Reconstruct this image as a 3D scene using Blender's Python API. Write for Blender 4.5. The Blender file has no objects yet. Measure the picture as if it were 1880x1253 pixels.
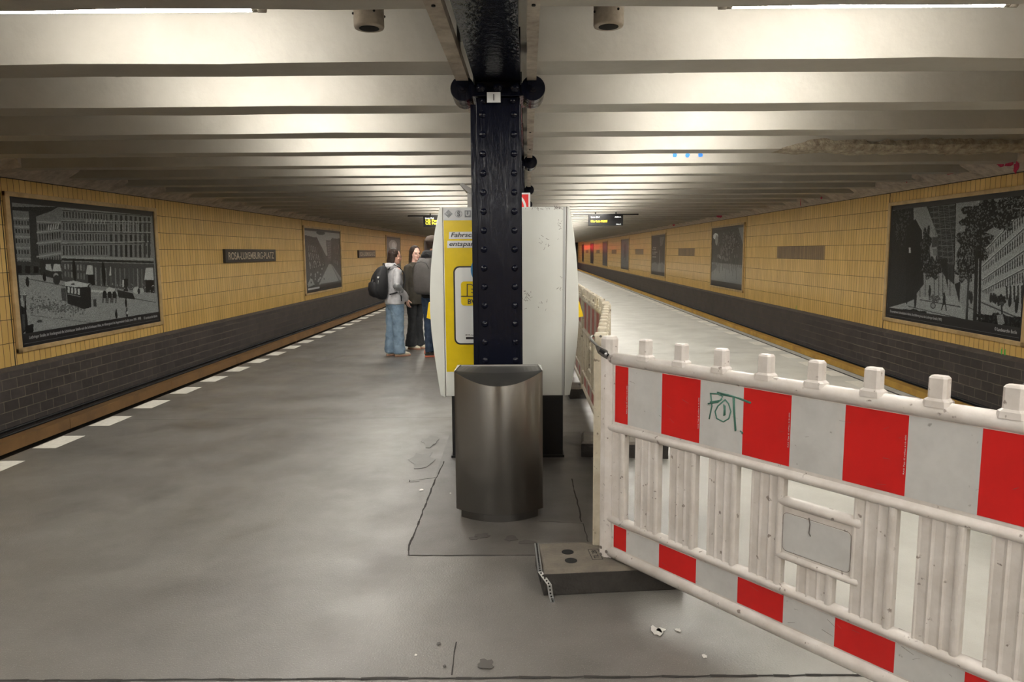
import bpy, bmesh, math, random
import numpy as np
from mathutils import Vector, Matrix, noise as mnoise
random.seed(7)
rng = np.random.default_rng(11)
SC = bpy.context.scene
COL = SC.collection
PI = math.pi
# ------------------------------------------------------------------ camera
F = 1330.0
PITCH = math.atan(164.5 / F)
ROLL = math.radians(-0.4)
CAMZ = 1.6
RM = (Matrix.Rotation(PI / 2 - PITCH, 3, 'X') @ Matrix.Rotation(ROLL, 3, 'Z'))
cam_d = bpy.data.cameras.new('camera')
cam = bpy.data.objects.new('camera', cam_d)
COL.objects.link(cam)
cam.matrix_world = Matrix.Translation((0, 0, CAMZ)) @ RM.to_4x4()
cam_d.sensor_fit = 'HORIZONTAL'
cam_d.sensor_width = 36.0
cam_d.lens = 36.0 * F / 1880.0
cam_d.clip_start = 0.05
cam_d.clip_end = 400
SC.camera = cam
K = 0.02175            # the tunnel axis is turned this much to the right of the view axis


def ray(x, y):
    return RM @ Vector(((x - 940) / F, -(y - 626.5) / F, -1.0))


def on_z(x, y, z):
    d = ray(x, y)
    return Vector((0, 0, CAMZ)) + d * ((z - CAMZ) / d.z)


def on_y(x, y, Y):
    d = ray(x, y)
    return Vector((0, 0, CAMZ)) + d * (Y / d.y)


def on_s(x, y, s):
    d = ray(x, y)
    return Vector((0, 0, CAMZ)) + d * (s / (d.x - K * d.y))


def TW(s, d, z=0.0):
    """tunnel coordinates (sideways, along, up) to world"""
    return Vector((s + K * d, d, z))


# ------------------------------------------------------------------ materials
def mat(name, col, rough=0.6, metal=0.0, noise=0.0, nscale=8.0, bump=0.0, bscale=40.0, spec=0.5, col2=None, emit=0.0,
        coat=0.0, detail=4.0, stretch=None, speck=None):
    m = bpy.data.materials.new(name)
    m.use_nodes = True
    nt = m.node_tree
    b = nt.nodes['Principled BSDF']
    b.inputs['Base Color'].default_value = (*col, 1)
    b.inputs['Roughness'].default_value = rough
    b.inputs['Metallic'].default_value = metal
    b.inputs['Specular IOR Level'].default_value = spec
    b.inputs['Coat Weight'].default_value = coat
    tc = nt.nodes.new('ShaderNodeNewGeometry')
    vec = tc.outputs['Position']
    if stretch:
        mp = nt.nodes.new('ShaderNodeMapping')
        mp.inputs['Scale'].default_value = stretch
        nt.links.new(vec, mp.inputs['Vector'])
        vec = mp.outputs['Vector']
    if noise > 0:
        n = nt.nodes.new('ShaderNodeTexNoise')
        n.inputs['Scale'].default_value = nscale
        n.inputs['Detail'].default_value = detail
        n.inputs['Roughness'].default_value = 0.65
        nt.links.new(vec, n.inputs['Vector'])
        r = nt.nodes.new('ShaderNodeMapRange')
        r.inputs['From Min'].default_value = 0.35
        r.inputs['From Max'].default_value = 0.7
        nt.links.new(n.outputs['Fac'], r.inputs['Value'])
        mx = nt.nodes.new('ShaderNodeMix')
        mx.data_type = 'RGBA'
        c2 = col2 if col2 else tuple(c * (1 - noise) for c in col)
        mx.inputs['A'].default_value = (*col, 1)
        mx.inputs['B'].default_value = (*c2, 1)
        nt.links.new(r.outputs['Result'], mx.inputs['Factor'])
        nt.links.new(mx.outputs['Result'], b.inputs['Base Color'])
    if speck:
        n3 = nt.nodes.new('ShaderNodeTexNoise'); n3.inputs['Scale'].default_value = speck[0]; n3.inputs['Detail'].default_value = 3
        nt.links.new(vec, n3.inputs['Vector'])
        r3 = nt.nodes.new('ShaderNodeMapRange'); r3.inputs['From Min'].default_value = speck[1]; r3.inputs['From Max'].default_value = speck[1] + 0.05
        nt.links.new(n3.outputs['Fac'], r3.inputs['Value'])
        m3 = nt.nodes.new('ShaderNodeMix'); m3.data_type = 'RGBA'
        src = b.inputs['Base Color'].links[0].from_socket if b.inputs['Base Color'].links else None
        if src: nt.links.new(src, m3.inputs['A'])
        else: m3.inputs['A'].default_value = (*col, 1)
        m3.inputs['B'].default_value = (*speck[2], 1)
        nt.links.new(r3.outputs['Result'], m3.inputs['Factor'])
        nt.links.new(m3.outputs['Result'], b.inputs['Base Color'])
    if bump > 0:
        n2 = nt.nodes.new('ShaderNodeTexNoise')
        n2.inputs['Scale'].default_value = bscale
        n2.inputs['Detail'].default_value = 5
        nt.links.new(vec, n2.inputs['Vector'])
        bp = nt.nodes.new('ShaderNodeBump')
        bp.inputs['Strength'].default_value = bump
        bp.inputs['Distance'].default_value = 0.02
        nt.links.new(n2.outputs['Fac'], bp.inputs['Height'])
        nt.links.new(bp.outputs['Normal'], b.inputs['Normal'])
    if emit > 0:
        b.inputs['Emission Color'].default_value = (*col, 1)
        b.inputs['Emission Strength'].default_value = emit
    return m


def tile_mat(name, c1, c2, mortar, bw, rh, off=0.0, msize=0.004, rough=0.3, origin=(0, 0), bump=0.15, var=0.25, dirt=0.3,
             bcol=None):
    """stacked or bonded wall tiles on a wall running along world y"""
    m = bpy.data.materials.new(name)
    m.use_nodes = True
    nt = m.node_tree
    L = nt.links.new
    b = nt.nodes['Principled BSDF']
    b.inputs['Roughness'].default_value = rough
    g = nt.nodes.new('ShaderNodeNewGeometry')
    sp = nt.nodes.new('ShaderNodeSeparateXYZ')
    L(g.outputs['Position'], sp.inputs[0])
    ax = nt.nodes.new('ShaderNodeMath'); ax.operation = 'SUBTRACT'; ax.inputs[1].default_value = origin[0] - 1000 * bw
    az = nt.nodes.new('ShaderNodeMath'); az.operation = 'SUBTRACT'; az.inputs[1].default_value = origin[1] - 100 * rh
    L(sp.outputs['Y'], ax.inputs[0]); L(sp.outputs['Z'], az.inputs[0])
    cb = nt.nodes.new('ShaderNodeCombineXYZ')
    L(ax.outputs[0], cb.inputs['X']); L(az.outputs[0], cb.inputs['Y'])
    br = nt.nodes.new('ShaderNodeTexBrick')
    br.offset = off
    br.inputs['Color1'].default_value = (*c1, 1)
    br.inputs['Color2'].default_value = (*c2, 1)
    br.inputs['Mortar'].default_value = (*mortar, 1)
    br.inputs['Scale'].default_value = 1.0
    br.inputs['Mortar Size'].default_value = msize
    br.inputs['Mortar Smooth'].default_value = 0.1
    br.inputs['Brick Width'].default_value = bw
    br.inputs['Row Height'].default_value = rh
    L(cb.outputs[0], br.inputs['Vector'])
    n = nt.nodes.new('ShaderNodeTexNoise'); n.inputs['Scale'].default_value = 1.3; n.inputs['Detail'].default_value = 7
    n.inputs['Roughness'].default_value = 0.7
    L(g.outputs['Position'], n.inputs['Vector'])
    r = nt.nodes.new('ShaderNodeMapRange'); r.inputs['From Min'].default_value = 0.42; r.inputs['From Max'].default_value = 0.75
    r.inputs['To Max'].default_value = dirt
    L(n.outputs['Fac'], r.inputs['Value'])
    mx = nt.nodes.new('ShaderNodeMix'); mx.data_type = 'RGBA'
    mx.inputs['B'].default_value = (*(bcol or tuple(c * 0.35 for c in c1)), 1)
    L(br.outputs['Color'], mx.inputs['A']); L(r.outputs['Result'], mx.inputs['Factor'])
    L(mx.outputs['Result'], b.inputs['Base Color'])
    bp = nt.nodes.new('ShaderNodeBump'); bp.inputs['Strength'].default_value = bump; bp.inputs['Distance'].default_value = 0.004
    bp.invert = True
    L(br.outputs['Fac'], bp.inputs['Height']); L(bp.outputs['Normal'], b.inputs['Normal'])
    rr = nt.nodes.new('ShaderNodeMapRange'); rr.inputs['To Min'].default_value = rough; rr.inputs['To Max'].default_value = 0.8
    L(br.outputs['Fac'], rr.inputs['Value']); L(rr.outputs['Result'], b.inputs['Roughness'])
    return m


M = {}
M['ceil'] = mat('cream_ceiling_paint', (0.455, 0.435, 0.39), 0.55, noise=0.2, nscale=1.7, bump=0.3, bscale=9, col2=(0.39, 0.365, 0.32), detail=8)
M['trim'] = mat('cream_trim_paint', (0.52, 0.47, 0.40), 0.6, noise=0.5, nscale=6, col2=(0.24, 0.19, 0.15), bump=0.2, bscale=30, detail=7)
M['cove'] = mat('rough_cove_plaster', (0.66, 0.58, 0.50), 0.9, noise=0.5, nscale=7, col2=(0.40, 0.34, 0.29), bump=0.8, bscale=18)
M['spall'] = mat('broken_plaster', (0.46, 0.41, 0.31), 0.95, noise=0.8, nscale=14, col2=(0.17, 0.13, 0.10), bump=1.0, bscale=40, detail=8)
M['ytile'] = tile_mat('yellow_wall_tile', (0.80, 0.54, 0.19), (0.70, 0.45, 0.14), (0.05, 0.03, 0.02), 0.126, 0.3375, 0.0, 0.0045, 0.28, (0.0, 0.0), dirt=0.35, bcol=(0.40, 0.25, 0.10))
M['ysheet'] = mat('yellow_frame_surround', (0.64, 0.45, 0.22), 0.35, noise=0.4, nscale=4, col2=(0.40, 0.27, 0.12))
M['btile'] = tile_mat('brown_missing_sign_tile', (0.20, 0.135, 0.075), (0.30, 0.2, 0.10), (0.05, 0.03, 0.02), 0.126, 0.3375, 0.0, 0.004, 0.5, (0.0, 0.0), dirt=0.8, bcol=(0.13, 0.09, 0.06))
M['dtile'] = tile_mat('dark_wainscot_tile', (0.088, 0.074, 0.069), (0.062, 0.053, 0.050), (0.21, 0.185, 0.14), 0.30, 0.155, 0.5, 0.005, 0.4, (0.0, 0.0), dirt=0.6, bcol=(0.045, 0.041, 0.039))
M['ledge'] = mat('wainscot_ledge_tile', (0.11, 0.093, 0.082), 0.45, noise=0.4, nscale=9)
M['black'] = mat('black_paint', (0.003, 0.004, 0.010), 0.22, noise=0.0, bump=0.28, bscale=26, spec=0.25, stretch=(1, 1, 0.15))
M['blackm'] = mat('black_matt', (0.01, 0.01, 0.011), 0.5)
M['blue'] = mat('dark_blue_paint', (0.006, 0.01, 0.035), 0.3)
M['void'] = mat('tunnel_black', (0.01, 0.01, 0.01), 0.9)
M['bed'] = mat('dirty_ballast', (0.02, 0.018, 0.016), 0.95, noise=0.5, nscale=20, bump=1, bscale=25)
M['rail'] = mat('rail_steel', (0.12, 0.09, 0.07), 0.4, 0.8)
M['board'] = mat('ochre_cover_board', (0.62, 0.37, 0.07), 0.6, noise=0.6, nscale=2.0, col2=(0.38, 0.21, 0.05), detail=7)
M['boardL'] = mat('brown_cover_board', (0.26, 0.14, 0.05), 0.6, noise=0.5, nscale=2.0, col2=(0.17, 0.095, 0.04), detail=7)
M['white'] = mat('marking_white', (0.80, 0.77, 0.70), 0.5, noise=0.2, nscale=25)
M['strip'] = mat('edge_coping', (0.42, 0.41, 0.38), 0.5, noise=0.3, nscale=5)
M['joint'] = mat('joint_black', (0.025, 0.022, 0.02), 0.9)
M['patch'] = mat('floor_patch_asphalt', (0.105, 0.097, 0.09), 0.42, noise=0.35, nscale=4, col2=(0.065, 0.059, 0.053), bump=0.15, bscale=200, detail=8)
M['stain'] = mat('floor_stain', (0.06, 0.055, 0.05), 0.6)
M['speck'] = mat('floor_speck_pale', (0.6, 0.58, 0.55), 0.7)
M['steel'] = mat('brushed_steel', (0.36, 0.345, 0.325), 0.30, 1.0)
for _n in ('steel',):
    _nt = M[_n].node_tree; _b = _nt.nodes['Principled BSDF']
    _b.inputs['Anisotropic'].default_value = 0.9; _b.inputs['Anisotropic Rotation'].default_value = 0.25
    _t = _nt.nodes.new('ShaderNodeTangent'); _t.direction_type = 'RADIAL'; _t.axis = 'Z'
    _nt.links.new(_t.outputs['Tangent'], _b.inputs['Tangent'])
M['steeld'] = mat('dark_steel', (0.16, 0.155, 0.15), 0.38, 1.0)
M['steelb'] = mat('galvanised_steel', (0.55, 0.56, 0.57), 0.35, 1.0)
M['kiosk'] = mat('pale_grey_enamel', (0.72, 0.735, 0.70), 0.35, noise=0.12, nscale=1.6, col2=(0.66, 0.67, 0.63))
M['kedge'] = mat('kiosk_grey_edge', (0.42, 0.43, 0.43), 0.4)
M['scratch'] = mat('scratch_dark', (0.16, 0.14, 0.13), 0.7)
M['pyel'] = mat('poster_yellow', (0.72, 0.53, 0.005), 0.25, noise=0.15, nscale=5)
M['pwhite'] = mat('poster_white', (0.66, 0.67, 0.67), 0.3)
M['psilver'] = mat('poster_silver', (0.50, 0.51, 0.52), 0.3)
M['pgrey'] = mat('poster_grey', (0.16, 0.165, 0.175), 0.3)
M['pblack'] = mat('poster_black', (0.012, 0.012, 0.014), 0.3)
M['pblue'] = mat('poster_blue', (0.015, 0.16, 0.36), 0.3)
M['plastic'] = mat('dirty_white_plastic', (0.66, 0.62, 0.595), 0.42, noise=0.35, nscale=9, col2=(0.53, 0.485, 0.45), bump=0.08, bscale=30, detail=8, speck=(34, 0.665, (0.24, 0.20, 0.18)))
M['plastic2'] = mat('yellowed_white_plastic', (0.62, 0.57, 0.46), 0.45, noise=0.4, nscale=7, col2=(0.42, 0.36, 0.27), detail=8, speck=(22, 0.63, (0.2, 0.16, 0.12)))
M['sred'] = mat('sheet_red', (0.56, 0.012, 0.012), 0.35, noise=0.15, nscale=5)
M['swhite'] = mat('sheet_white', (0.55, 0.545, 0.54), 0.35, noise=0.16, nscale=7, speck=(30, 0.70, (0.3, 0.29, 0.28)))
M['sredf'] = mat('faded_sheet_red', (0.42, 0.10, 0.08), 0.5, noise=0.4, nscale=9)
M['swhitef'] = mat('dirty_sheet_white', (0.46, 0.43, 0.38), 0.5, noise=0.5, nscale=9, col2=(0.26, 0.22, 0.17))
M['marker'] = mat('green_marker', (0.05, 0.16, 0.12), 0.6)
M['grime'] = mat('grime', (0.13, 0.11, 0.10), 0.8)
M['rubber'] = mat('recycled_rubber', (0.035, 0.031, 0.028), 0.75, noise=0.4, nscale=14, bump=0.3, bscale=60)
M['rubtop'] = mat('dusty_rubber', (0.15, 0.13, 0.105), 0.8, noise=0.45, nscale=9, col2=(0.10, 0.088, 0.075), bump=0.3, bscale=60, detail=8)
M['hole'] = mat('hole_black', (0.004, 0.004, 0.004), 0.9)
M['tube'] = mat('tube_glow', (1.0, 0.965, 0.89), 0.4, emit=62.0)
M['cap'] = mat('lamp_cap_plastic', (0.36, 0.33, 0.28), 0.5)
M['led'] = mat('led_yellow', (1.0, 0.72, 0.03), 0.5, emit=2.2)
M['ledw'] = mat('led_white', (0.9, 0.9, 0.9), 0.5, emit=1.2)
M['redlamp'] = mat('red_signal_glow', (1.0, 0.03, 0.04), 0.4, emit=90.0)
M['sign_text'] = mat('sign_cream_letters', (0.62, 0.55, 0.43), 0.5)
M['sign_bk'] = mat('sign_black_enamel', (0.022, 0.02, 0.018), 0.3)
M['spray_b'] = mat('blue_spray', (0.02, 0.20, 0.75), 0.6)
M['spray_p'] = mat('pink_spray', (0.62, 0.03, 0.10), 0.7, noise=0.5, nscale=20)
M['spray_g'] = mat('green_spray', (0.10, 0.5, 0.08), 0.7)
M['flagyel'] = mat('yellow_flap', (0.85, 0.58, 0.0), 0.4)
M['firered'] = mat('sign_red', (0.62, 0.012, 0.012), 0.4)


def floor_mat():
    m = bpy.data.materials.new('mastic_asphalt_floor')
    m.use_nodes = True
    nt = m.node_tree; L = nt.links.new
    b = nt.nodes['Principled BSDF']
    g = nt.nodes.new('ShaderNodeNewGeometry')
    def noise(scale, detail, lo, hi, rough=0.6):
        n = nt.nodes.new('ShaderNodeTexNoise'); n.inputs['Scale'].default_value = scale
        n.inputs['Detail'].default_value = detail; n.inputs['Roughness'].default_value = rough
        L(g.outputs['Position'], n.inputs['Vector'])
        r = nt.nodes.new('ShaderNodeMapRange'); r.inputs['From Min'].default_value = lo; r.inputs['From Max'].default_value = hi
        L(n.outputs['Fac'], r.inputs['Value'])
        return r.outputs['Result']
    def mix(a, b_, f):
        mx = nt.nodes.new('ShaderNodeMix'); mx.data_type = 'RGBA'
        for s, v in (('A', a), ('B', b_)):
            if isinstance(v, tuple): mx.inputs[s].default_value = (*v, 1)
            else: L(v, mx.inputs[s])
        if isinstance(f, float): mx.inputs['Factor'].default_value = f
        else: L(f, mx.inputs['Factor'])
        return mx.outputs['Result']
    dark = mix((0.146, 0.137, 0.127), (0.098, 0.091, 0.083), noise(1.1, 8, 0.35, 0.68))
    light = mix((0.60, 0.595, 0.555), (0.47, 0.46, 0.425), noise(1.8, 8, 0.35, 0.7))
    # base colour blends to a paler tone towards the right of the platform
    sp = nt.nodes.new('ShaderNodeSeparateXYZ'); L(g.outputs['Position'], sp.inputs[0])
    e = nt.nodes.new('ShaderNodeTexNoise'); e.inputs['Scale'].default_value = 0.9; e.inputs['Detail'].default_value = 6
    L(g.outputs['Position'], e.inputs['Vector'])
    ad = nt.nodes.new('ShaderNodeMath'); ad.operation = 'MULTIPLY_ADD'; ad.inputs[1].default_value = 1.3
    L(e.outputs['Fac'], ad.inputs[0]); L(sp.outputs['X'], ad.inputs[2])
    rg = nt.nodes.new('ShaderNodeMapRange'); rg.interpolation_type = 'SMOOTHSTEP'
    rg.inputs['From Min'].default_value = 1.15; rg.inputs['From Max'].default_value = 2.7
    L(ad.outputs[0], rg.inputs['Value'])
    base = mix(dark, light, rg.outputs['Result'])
    base = mix(base, (0.045, 0.04, 0.036), noise(0.55, 10, 0.60, 0.82))
    fine = noise(260, 2, 0.62, 0.72)
    base = mix(base, (0.34, 0.33, 0.31), fine)
    L(base, b.inputs['Base Color'])
    rr = nt.nodes.new('ShaderNodeMapRange'); rr.inputs['To Min'].default_value = 0.30; rr.inputs['To Max'].default_value = 0.52
    L(noise(2.3, 8, 0.3, 0.7), rr.inputs['Value']); L(rr.outputs['Result'], b.inputs['Roughness'])
    n2 = nt.nodes.new('ShaderNodeTexNoise'); n2.inputs['Scale'].default_value = 120; n2.inputs['Detail'].default_value = 4
    L(g.outputs['Position'], n2.inputs['Vector'])
    bp = nt.nodes.new('ShaderNodeBump'); bp.inputs['Strength'].default_value = 0.25; bp.inputs['Distance'].default_value = 0.006
    L(n2.outputs['Fac'], bp.inputs['Height']); L(bp.outputs['Normal'], b.inputs['Normal'])
    return m


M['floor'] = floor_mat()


def photo_mat():
    m = bpy.data.materials.new('printed_photograph')
    m.use_nodes = True
    nt = m.node_tree
    b = nt.nodes['Principled BSDF']
    a = nt.nodes.new('ShaderNodeVertexColor'); a.layer_name = 'Col'
    nt.links.new(a.outputs['Color'], b.inputs['Base Color'])
    b.inputs['Roughness'].default_value = 0.3
    b.inputs['Specular IOR Level'].default_value = 0.2
    return m


M['photo'] = photo_mat()

# ------------------------------------------------------------------ mesh helpers


def vbox(bm, lo, hi, mi=0):
    vs = [bm.verts.new((x, y, z)) for x in (lo[0], hi[0]) for y in (lo[1], hi[1]) for z in (lo[2], hi[2])]
    for f in ((0, 1, 3, 2), (4, 6, 7, 5), (0, 4, 5, 1), (2, 3, 7, 6), (0, 2, 6, 4), (1, 5, 7, 3)):
        bm.faces.new([vs[i] for i in f]).material_index = mi


def hexa(bm, p, mi=0):
    """8 points: bottom ring 0-3, top ring 4-7"""
    vs = [bm.verts.new(q) for q in p]
    for f in ((3, 2, 1, 0), (4, 5, 6, 7), (0, 1, 5, 4), (1, 2, 6, 5), (2, 3, 7, 6), (3, 0, 4, 7)):
        bm.faces.new([vs[i] for i in f]).material_index = mi


def tbox(bm, s0, s1, d0, d1, z0, z1, mi=0):
    hexa(bm, [TW(s0, d0, z0), TW(s1, d0, z0), TW(s1, d1, z0), TW(s0, d1, z0),
              TW(s0, d0, z1), TW(s1, d0, z1), TW(s1, d1, z1), TW(s0, d1, z1)], mi)


def prism(bm, pts, off, mi=0):
    """closed polygon (3d points) extruded by vector off"""
    off = Vector(off)
    a = [bm.verts.new(Vector(p)) for p in pts]
    b = [bm.verts.new(Vector(p) + off) for p in pts]
    n = len(a)
    bm.faces.new(a).material_index = mi
    bm.faces.new(b[::-1]).material_index = mi
    for i in range(n):
        j = (i + 1) % n
        bm.faces.new((a[i], b[i], b[j], a[j])).material_index = mi


def frame_of(d):
    d = Vector(d).normalized()
    a = Vector((0, 0, 1)) if abs(d.z) < 0.9 else Vector((1, 0, 0))
    u = d.cross(a).normalized()
    return u, d.cross(u).normalized(), d


def loft(bm, rings, caps=True, mi=0, smooth=True):
    """rings: lists of 3d points, all the same length"""
    R = [[bm.verts.new(Vector(p)) for p in r] for r in rings]
    n = len(R[0])
    for a, b in zip(R, R[1:]):
        for i in range(n):
            j = (i + 1) % n
            f = bm.faces.new((a[i], a[j], b[j], b[i]))
            f.material_index = mi; f.smooth = smooth
    if caps:
        bm.faces.new(R[0][::-1]).material_index = mi
        bm.faces.new(R[-1]).material_index = mi


def cyl(bm, p0, p1, r0, r1=None, seg=20, mi=0, caps=True):
    r1 = r0 if r1 is None else r1
    p0, p1 = Vector(p0), Vector(p1)
    u, v, _ = frame_of(p1 - p0)
    loft(bm, [[p + (u * math.cos(t) + v * math.sin(t)) * r for t in [2 * PI * i / seg for i in range(seg)]]
              for p, r in ((p0, r0), (p1, r1))], caps, mi)


def lathe(bm, p0, axis, prof, seg=24, mi=0):
    """prof: (distance along the axis, radius)"""
    u, v, w = frame_of(axis)
    p0 = Vector(p0)
    loft(bm, [[p0 + w * a + (u * math.cos(t) + v * math.sin(t)) * max(r, 1e-4) for t in [2 * PI * i / seg for i in range(seg)]]
              for a, r in prof], True, mi)


def tube(bm, pts, r, seg=8, mi=0):
    pts = [Vector(p) for p in pts]
    rings = []
    u = None
    for i, p in enumerate(pts):
        d = (pts[min(i + 1, len(pts) - 1)] - pts[max(i - 1, 0)]).normalized()
        if u is None:
            u, v, _ = frame_of(d)
        else:
            u = (u - d * u.dot(d)).normalized()
            v = d.cross(u)
        rings.append([p + (u * math.cos(t) + v * math.sin(t)) * r for t in [2 * PI * k / seg for k in range(seg)]])
    loft(bm, rings, True, mi)


def ball(bm, c, r, seg=10, mi=0, sc=(1, 1, 1)):
    mtx = Matrix.Translation(Vector(c)) @ Matrix.Diagonal((sc[0], sc[1], sc[2], 1))
    g = bmesh.ops.create_uvsphere(bm, u_segments=seg * 2, v_segments=seg, radius=r, matrix=mtx)
    for v in g['verts']:
        for f in v.link_faces:
            f.smooth = True; f.material_index = mi


def rrect(x0, z0, x1, z1, r, n=6):
    out = []
    for cx, cz, a0 in ((x1 - r, z1 - r, 0), (x0 + r, z1 - r, 90), (x0 + r, z0 + r, 180), (x1 - r, z0 + r, 270)):
        for i in range(n + 1):
            a = math.radians(a0 + 90 * i / n)
            out.append((cx + r * math.cos(a), cz + r * math.sin(a)))
    return out


def obj(name, bm, mats, parent=None, world=True, bevel=0.0, recenter=True, fix=True):
    """link a bmesh as one object; world=True: the verts are in world space"""
    if isinstance(bm, bpy.types.Mesh):
        me = bm
    else:
        if fix:
            bmesh.ops.recalc_face_normals(bm, faces=bm.faces)
        me = bpy.data.meshes.new(name)
        bm.to_mesh(me); bm.free()
    me.name = name
    for m_ in (mats if isinstance(mats, (list, tuple)) else [mats]):
        me.materials.append(M[m_] if isinstance(m_, str) else m_)
    o = bpy.data.objects.new(name, me)
    COL.objects.link(o)
    if parent is not None:
        o.parent = parent
        if world:
            me.transform(PW[parent.name].inverted())
    elif recenter and world:
        n = len(me.vertices)
        co = np.empty(n * 3); me.vertices.foreach_get('co', co); co = co.reshape(-1, 3)
        c = Vector(((co[:, 0].min() + co[:, 0].max()) / 2, (co[:, 1].min() + co[:, 1].max()) / 2, co[:, 2].min()))
        me.transform(Matrix.Translation(-c)); o.location = c
    PW[o.name] = (PW[parent.name] if parent is not None else Matrix.Translation(o.location))
    if bevel > 0:
        bv = o.modifiers.new('bevel', 'BEVEL'); bv.width = bevel; bv.segments = 2; bv.limit_method = 'ANGLE'
        bv.angle_limit = math.radians(40)
    return o


PW = {}


def thing(name, label, cat, loc=(0, 0, 0), rotz=0.0, group=None):
    o = bpy.data.objects.new(name, None)
    COL.objects.link(o)
    o.location = loc; o.rotation_euler = (0, 0, rotz)
    o.empty_display_size = 0.1
    PW[o.name] = Matrix.Translation(Vector(loc)) @ Matrix.Rotation(rotz, 4, 'Z')
    return tag(o, label, cat, group)


def tag(o, label, cat, group=None, kind=None):
    o['label'] = label; o['category'] = cat
    if group: o['group'] = group
    if kind: o['kind'] = kind
    return o


def struct(o, label=None):
    o['kind'] = 'structure'
    if label: o['label'] = label
    return o


def kids(o):
    return [c for c in bpy.data.objects if c.parent == o]


def dup(root, loc, rotz, label=None, group=None):
    r = root.copy(); COL.objects.link(r)
    r.location = loc; r.rotation_euler = (0, 0, rotz)
    if label: r['label'] = label
    if group: r['group'] = group
    for ch in CH[root.name]:
        c = ch.copy(); COL.objects.link(c); c.parent = r
        for g in CH.get(ch.name, []):
            d = g.copy(); COL.objects.link(d); d.parent = c
    return r


CH = {}


def note_children(root):
    CH[root.name] = kids(root)
    for c in CH[root.name]:
        CH[c.name] = kids(c)


def text_mesh(s, width=None, height=None, shear=0.0, bold=0.0, extrude=0.001, align='C'):
    cu = bpy.data.curves.new('t', 'FONT')
    cu.body = s; cu.size = 1; cu.extrude = 0.0; cu.shear = shear; cu.offset = bold; cu.resolution_u = 3
    ob = bpy.data.objects.new('t', cu)
    me = bpy.data.meshes.new_from_object(ob)
    bpy.data.objects.remove(ob); bpy.data.curves.remove(cu)
    n = len(me.vertices)
    co = np.empty(n * 3); me.vertices.foreach_get('co', co); co = co.reshape(-1, 3)
    lo, hi = co.min(0), co.max(0)
    w, h = hi[0] - lo[0], hi[1] - lo[1]
    sx = (width / w) if width else None
    sy = (height / h) if height else None
    sx = sx or sy; sy = sy or sx
    ox = {'C': (lo[0] + hi[0]) / 2, 'L': lo[0], 'R': hi[0]}[align]
    co[:, 0] = (co[:, 0] - ox) * sx
    co[:, 1] = (co[:, 1] - (lo[1] + hi[1]) / 2) * sy
    me.vertices.foreach_set('co', co.ravel())
    bm = bmesh.new(); bm.from_mesh(me)
    g = bmesh.ops.extrude_face_region(bm, geom=bm.faces[:])
    bmesh.ops.translate(bm, verts=[v for v in g['geom'] if isinstance(v, bmesh.types.BMVert)], vec=(0, 0, extrude))
    bmesh.ops.recalc_face_normals(bm, faces=bm.faces)
    bm.to_mesh(me); bm.free()
    return me


def text(name, s, matname, parent, origin, right, up, **kw):
    me = text_mesh(s, **kw)
    r = Vector(right).normalized(); u = Vector(up).normalized(); n = r.cross(u)
    mt = Matrix(((r.x, u.x, n.x, origin[0]), (r.y, u.y, n.y, origin[1]), (r.z, u.z, n.z, origin[2]), (0, 0, 0, 1)))
    me.transform(mt)
    return obj(name, me, matname, parent)
# ------------------------------------------------------------------ the setting
SL, SR = -7.45, 7.2          # wall planes, tunnel coordinates
D0, D1 = -7.0, 104.0
EL, ER = -4.14, 4.20         # platform edges

bm = bmesh.new()
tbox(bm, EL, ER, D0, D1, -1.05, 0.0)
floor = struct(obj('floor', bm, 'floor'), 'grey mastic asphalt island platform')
bm = bmesh.new()
tbox(bm, SL, SR, D0, D1, -1.25, -1.05)
struct(obj('floor', bm, 'bed'), 'dark trackbed on both sides of the platform')

# markings and joints on the platform floor
def floor_sheet(name, pts, matn, z=0.001, parent=floor):
    bm = bmesh.new()
    prism(bm, [(p[0], p[1], z) for p in pts], (0, 0, 0.0015))
    return obj(name, bm, matn, parent)

nd = 0
bmf = bmesh.new()
for side in (-1, 1):
    a, b = (EL + 0.015, EL + 0.21) if side < 0 else (3.86, 4.06)
    for k in range(-2, 128):
        d = 5.875 + 0.775 * k + (0.1 if side > 0 else 0)
        if d + 0.41 > D1: break
        P = [TW(a, d), TW(b, d), TW(b, d + 0.405), TW(a, d + 0.405)]
        if d < 41:
            floor_sheet('edge_marking', P, 'white')
        else:
            prism(bmf, [(p[0], p[1], 0.001) for p in P], (0, 0, 0.0015))
o = obj('edge_marking', bmf, 'white', floor); o['kind'] = 'stuff'
bm = bmesh.new(); tbox(bm, 4.10, ER + 0.01, D0, D1, -0.12, 0.004)
o = obj('edge_coping', bm, 'strip', floor); o['label'] = 'pale grey coping strip'
bm = bmesh.new(); tbox(bm, 4.075, 4.10, D0, D1, 0, 0.003); tbox(bm, ER + .01, ER + .02, D0, D1, -0.2, 0.004)
obj('coping_joint', bm, 'joint', floor)
# patch of newer asphalt round the bin and its joints
pl_ = on_z(751, 1020, 0); pr_ = on_z(1085, 1020, 0)
floor_sheet('asphalt_patch', [(-0.563, 3.68), (0.62, 3.66), (0.60, 6.3), (-0.555, 6.3)], 'patch', 0.0005)


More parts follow.
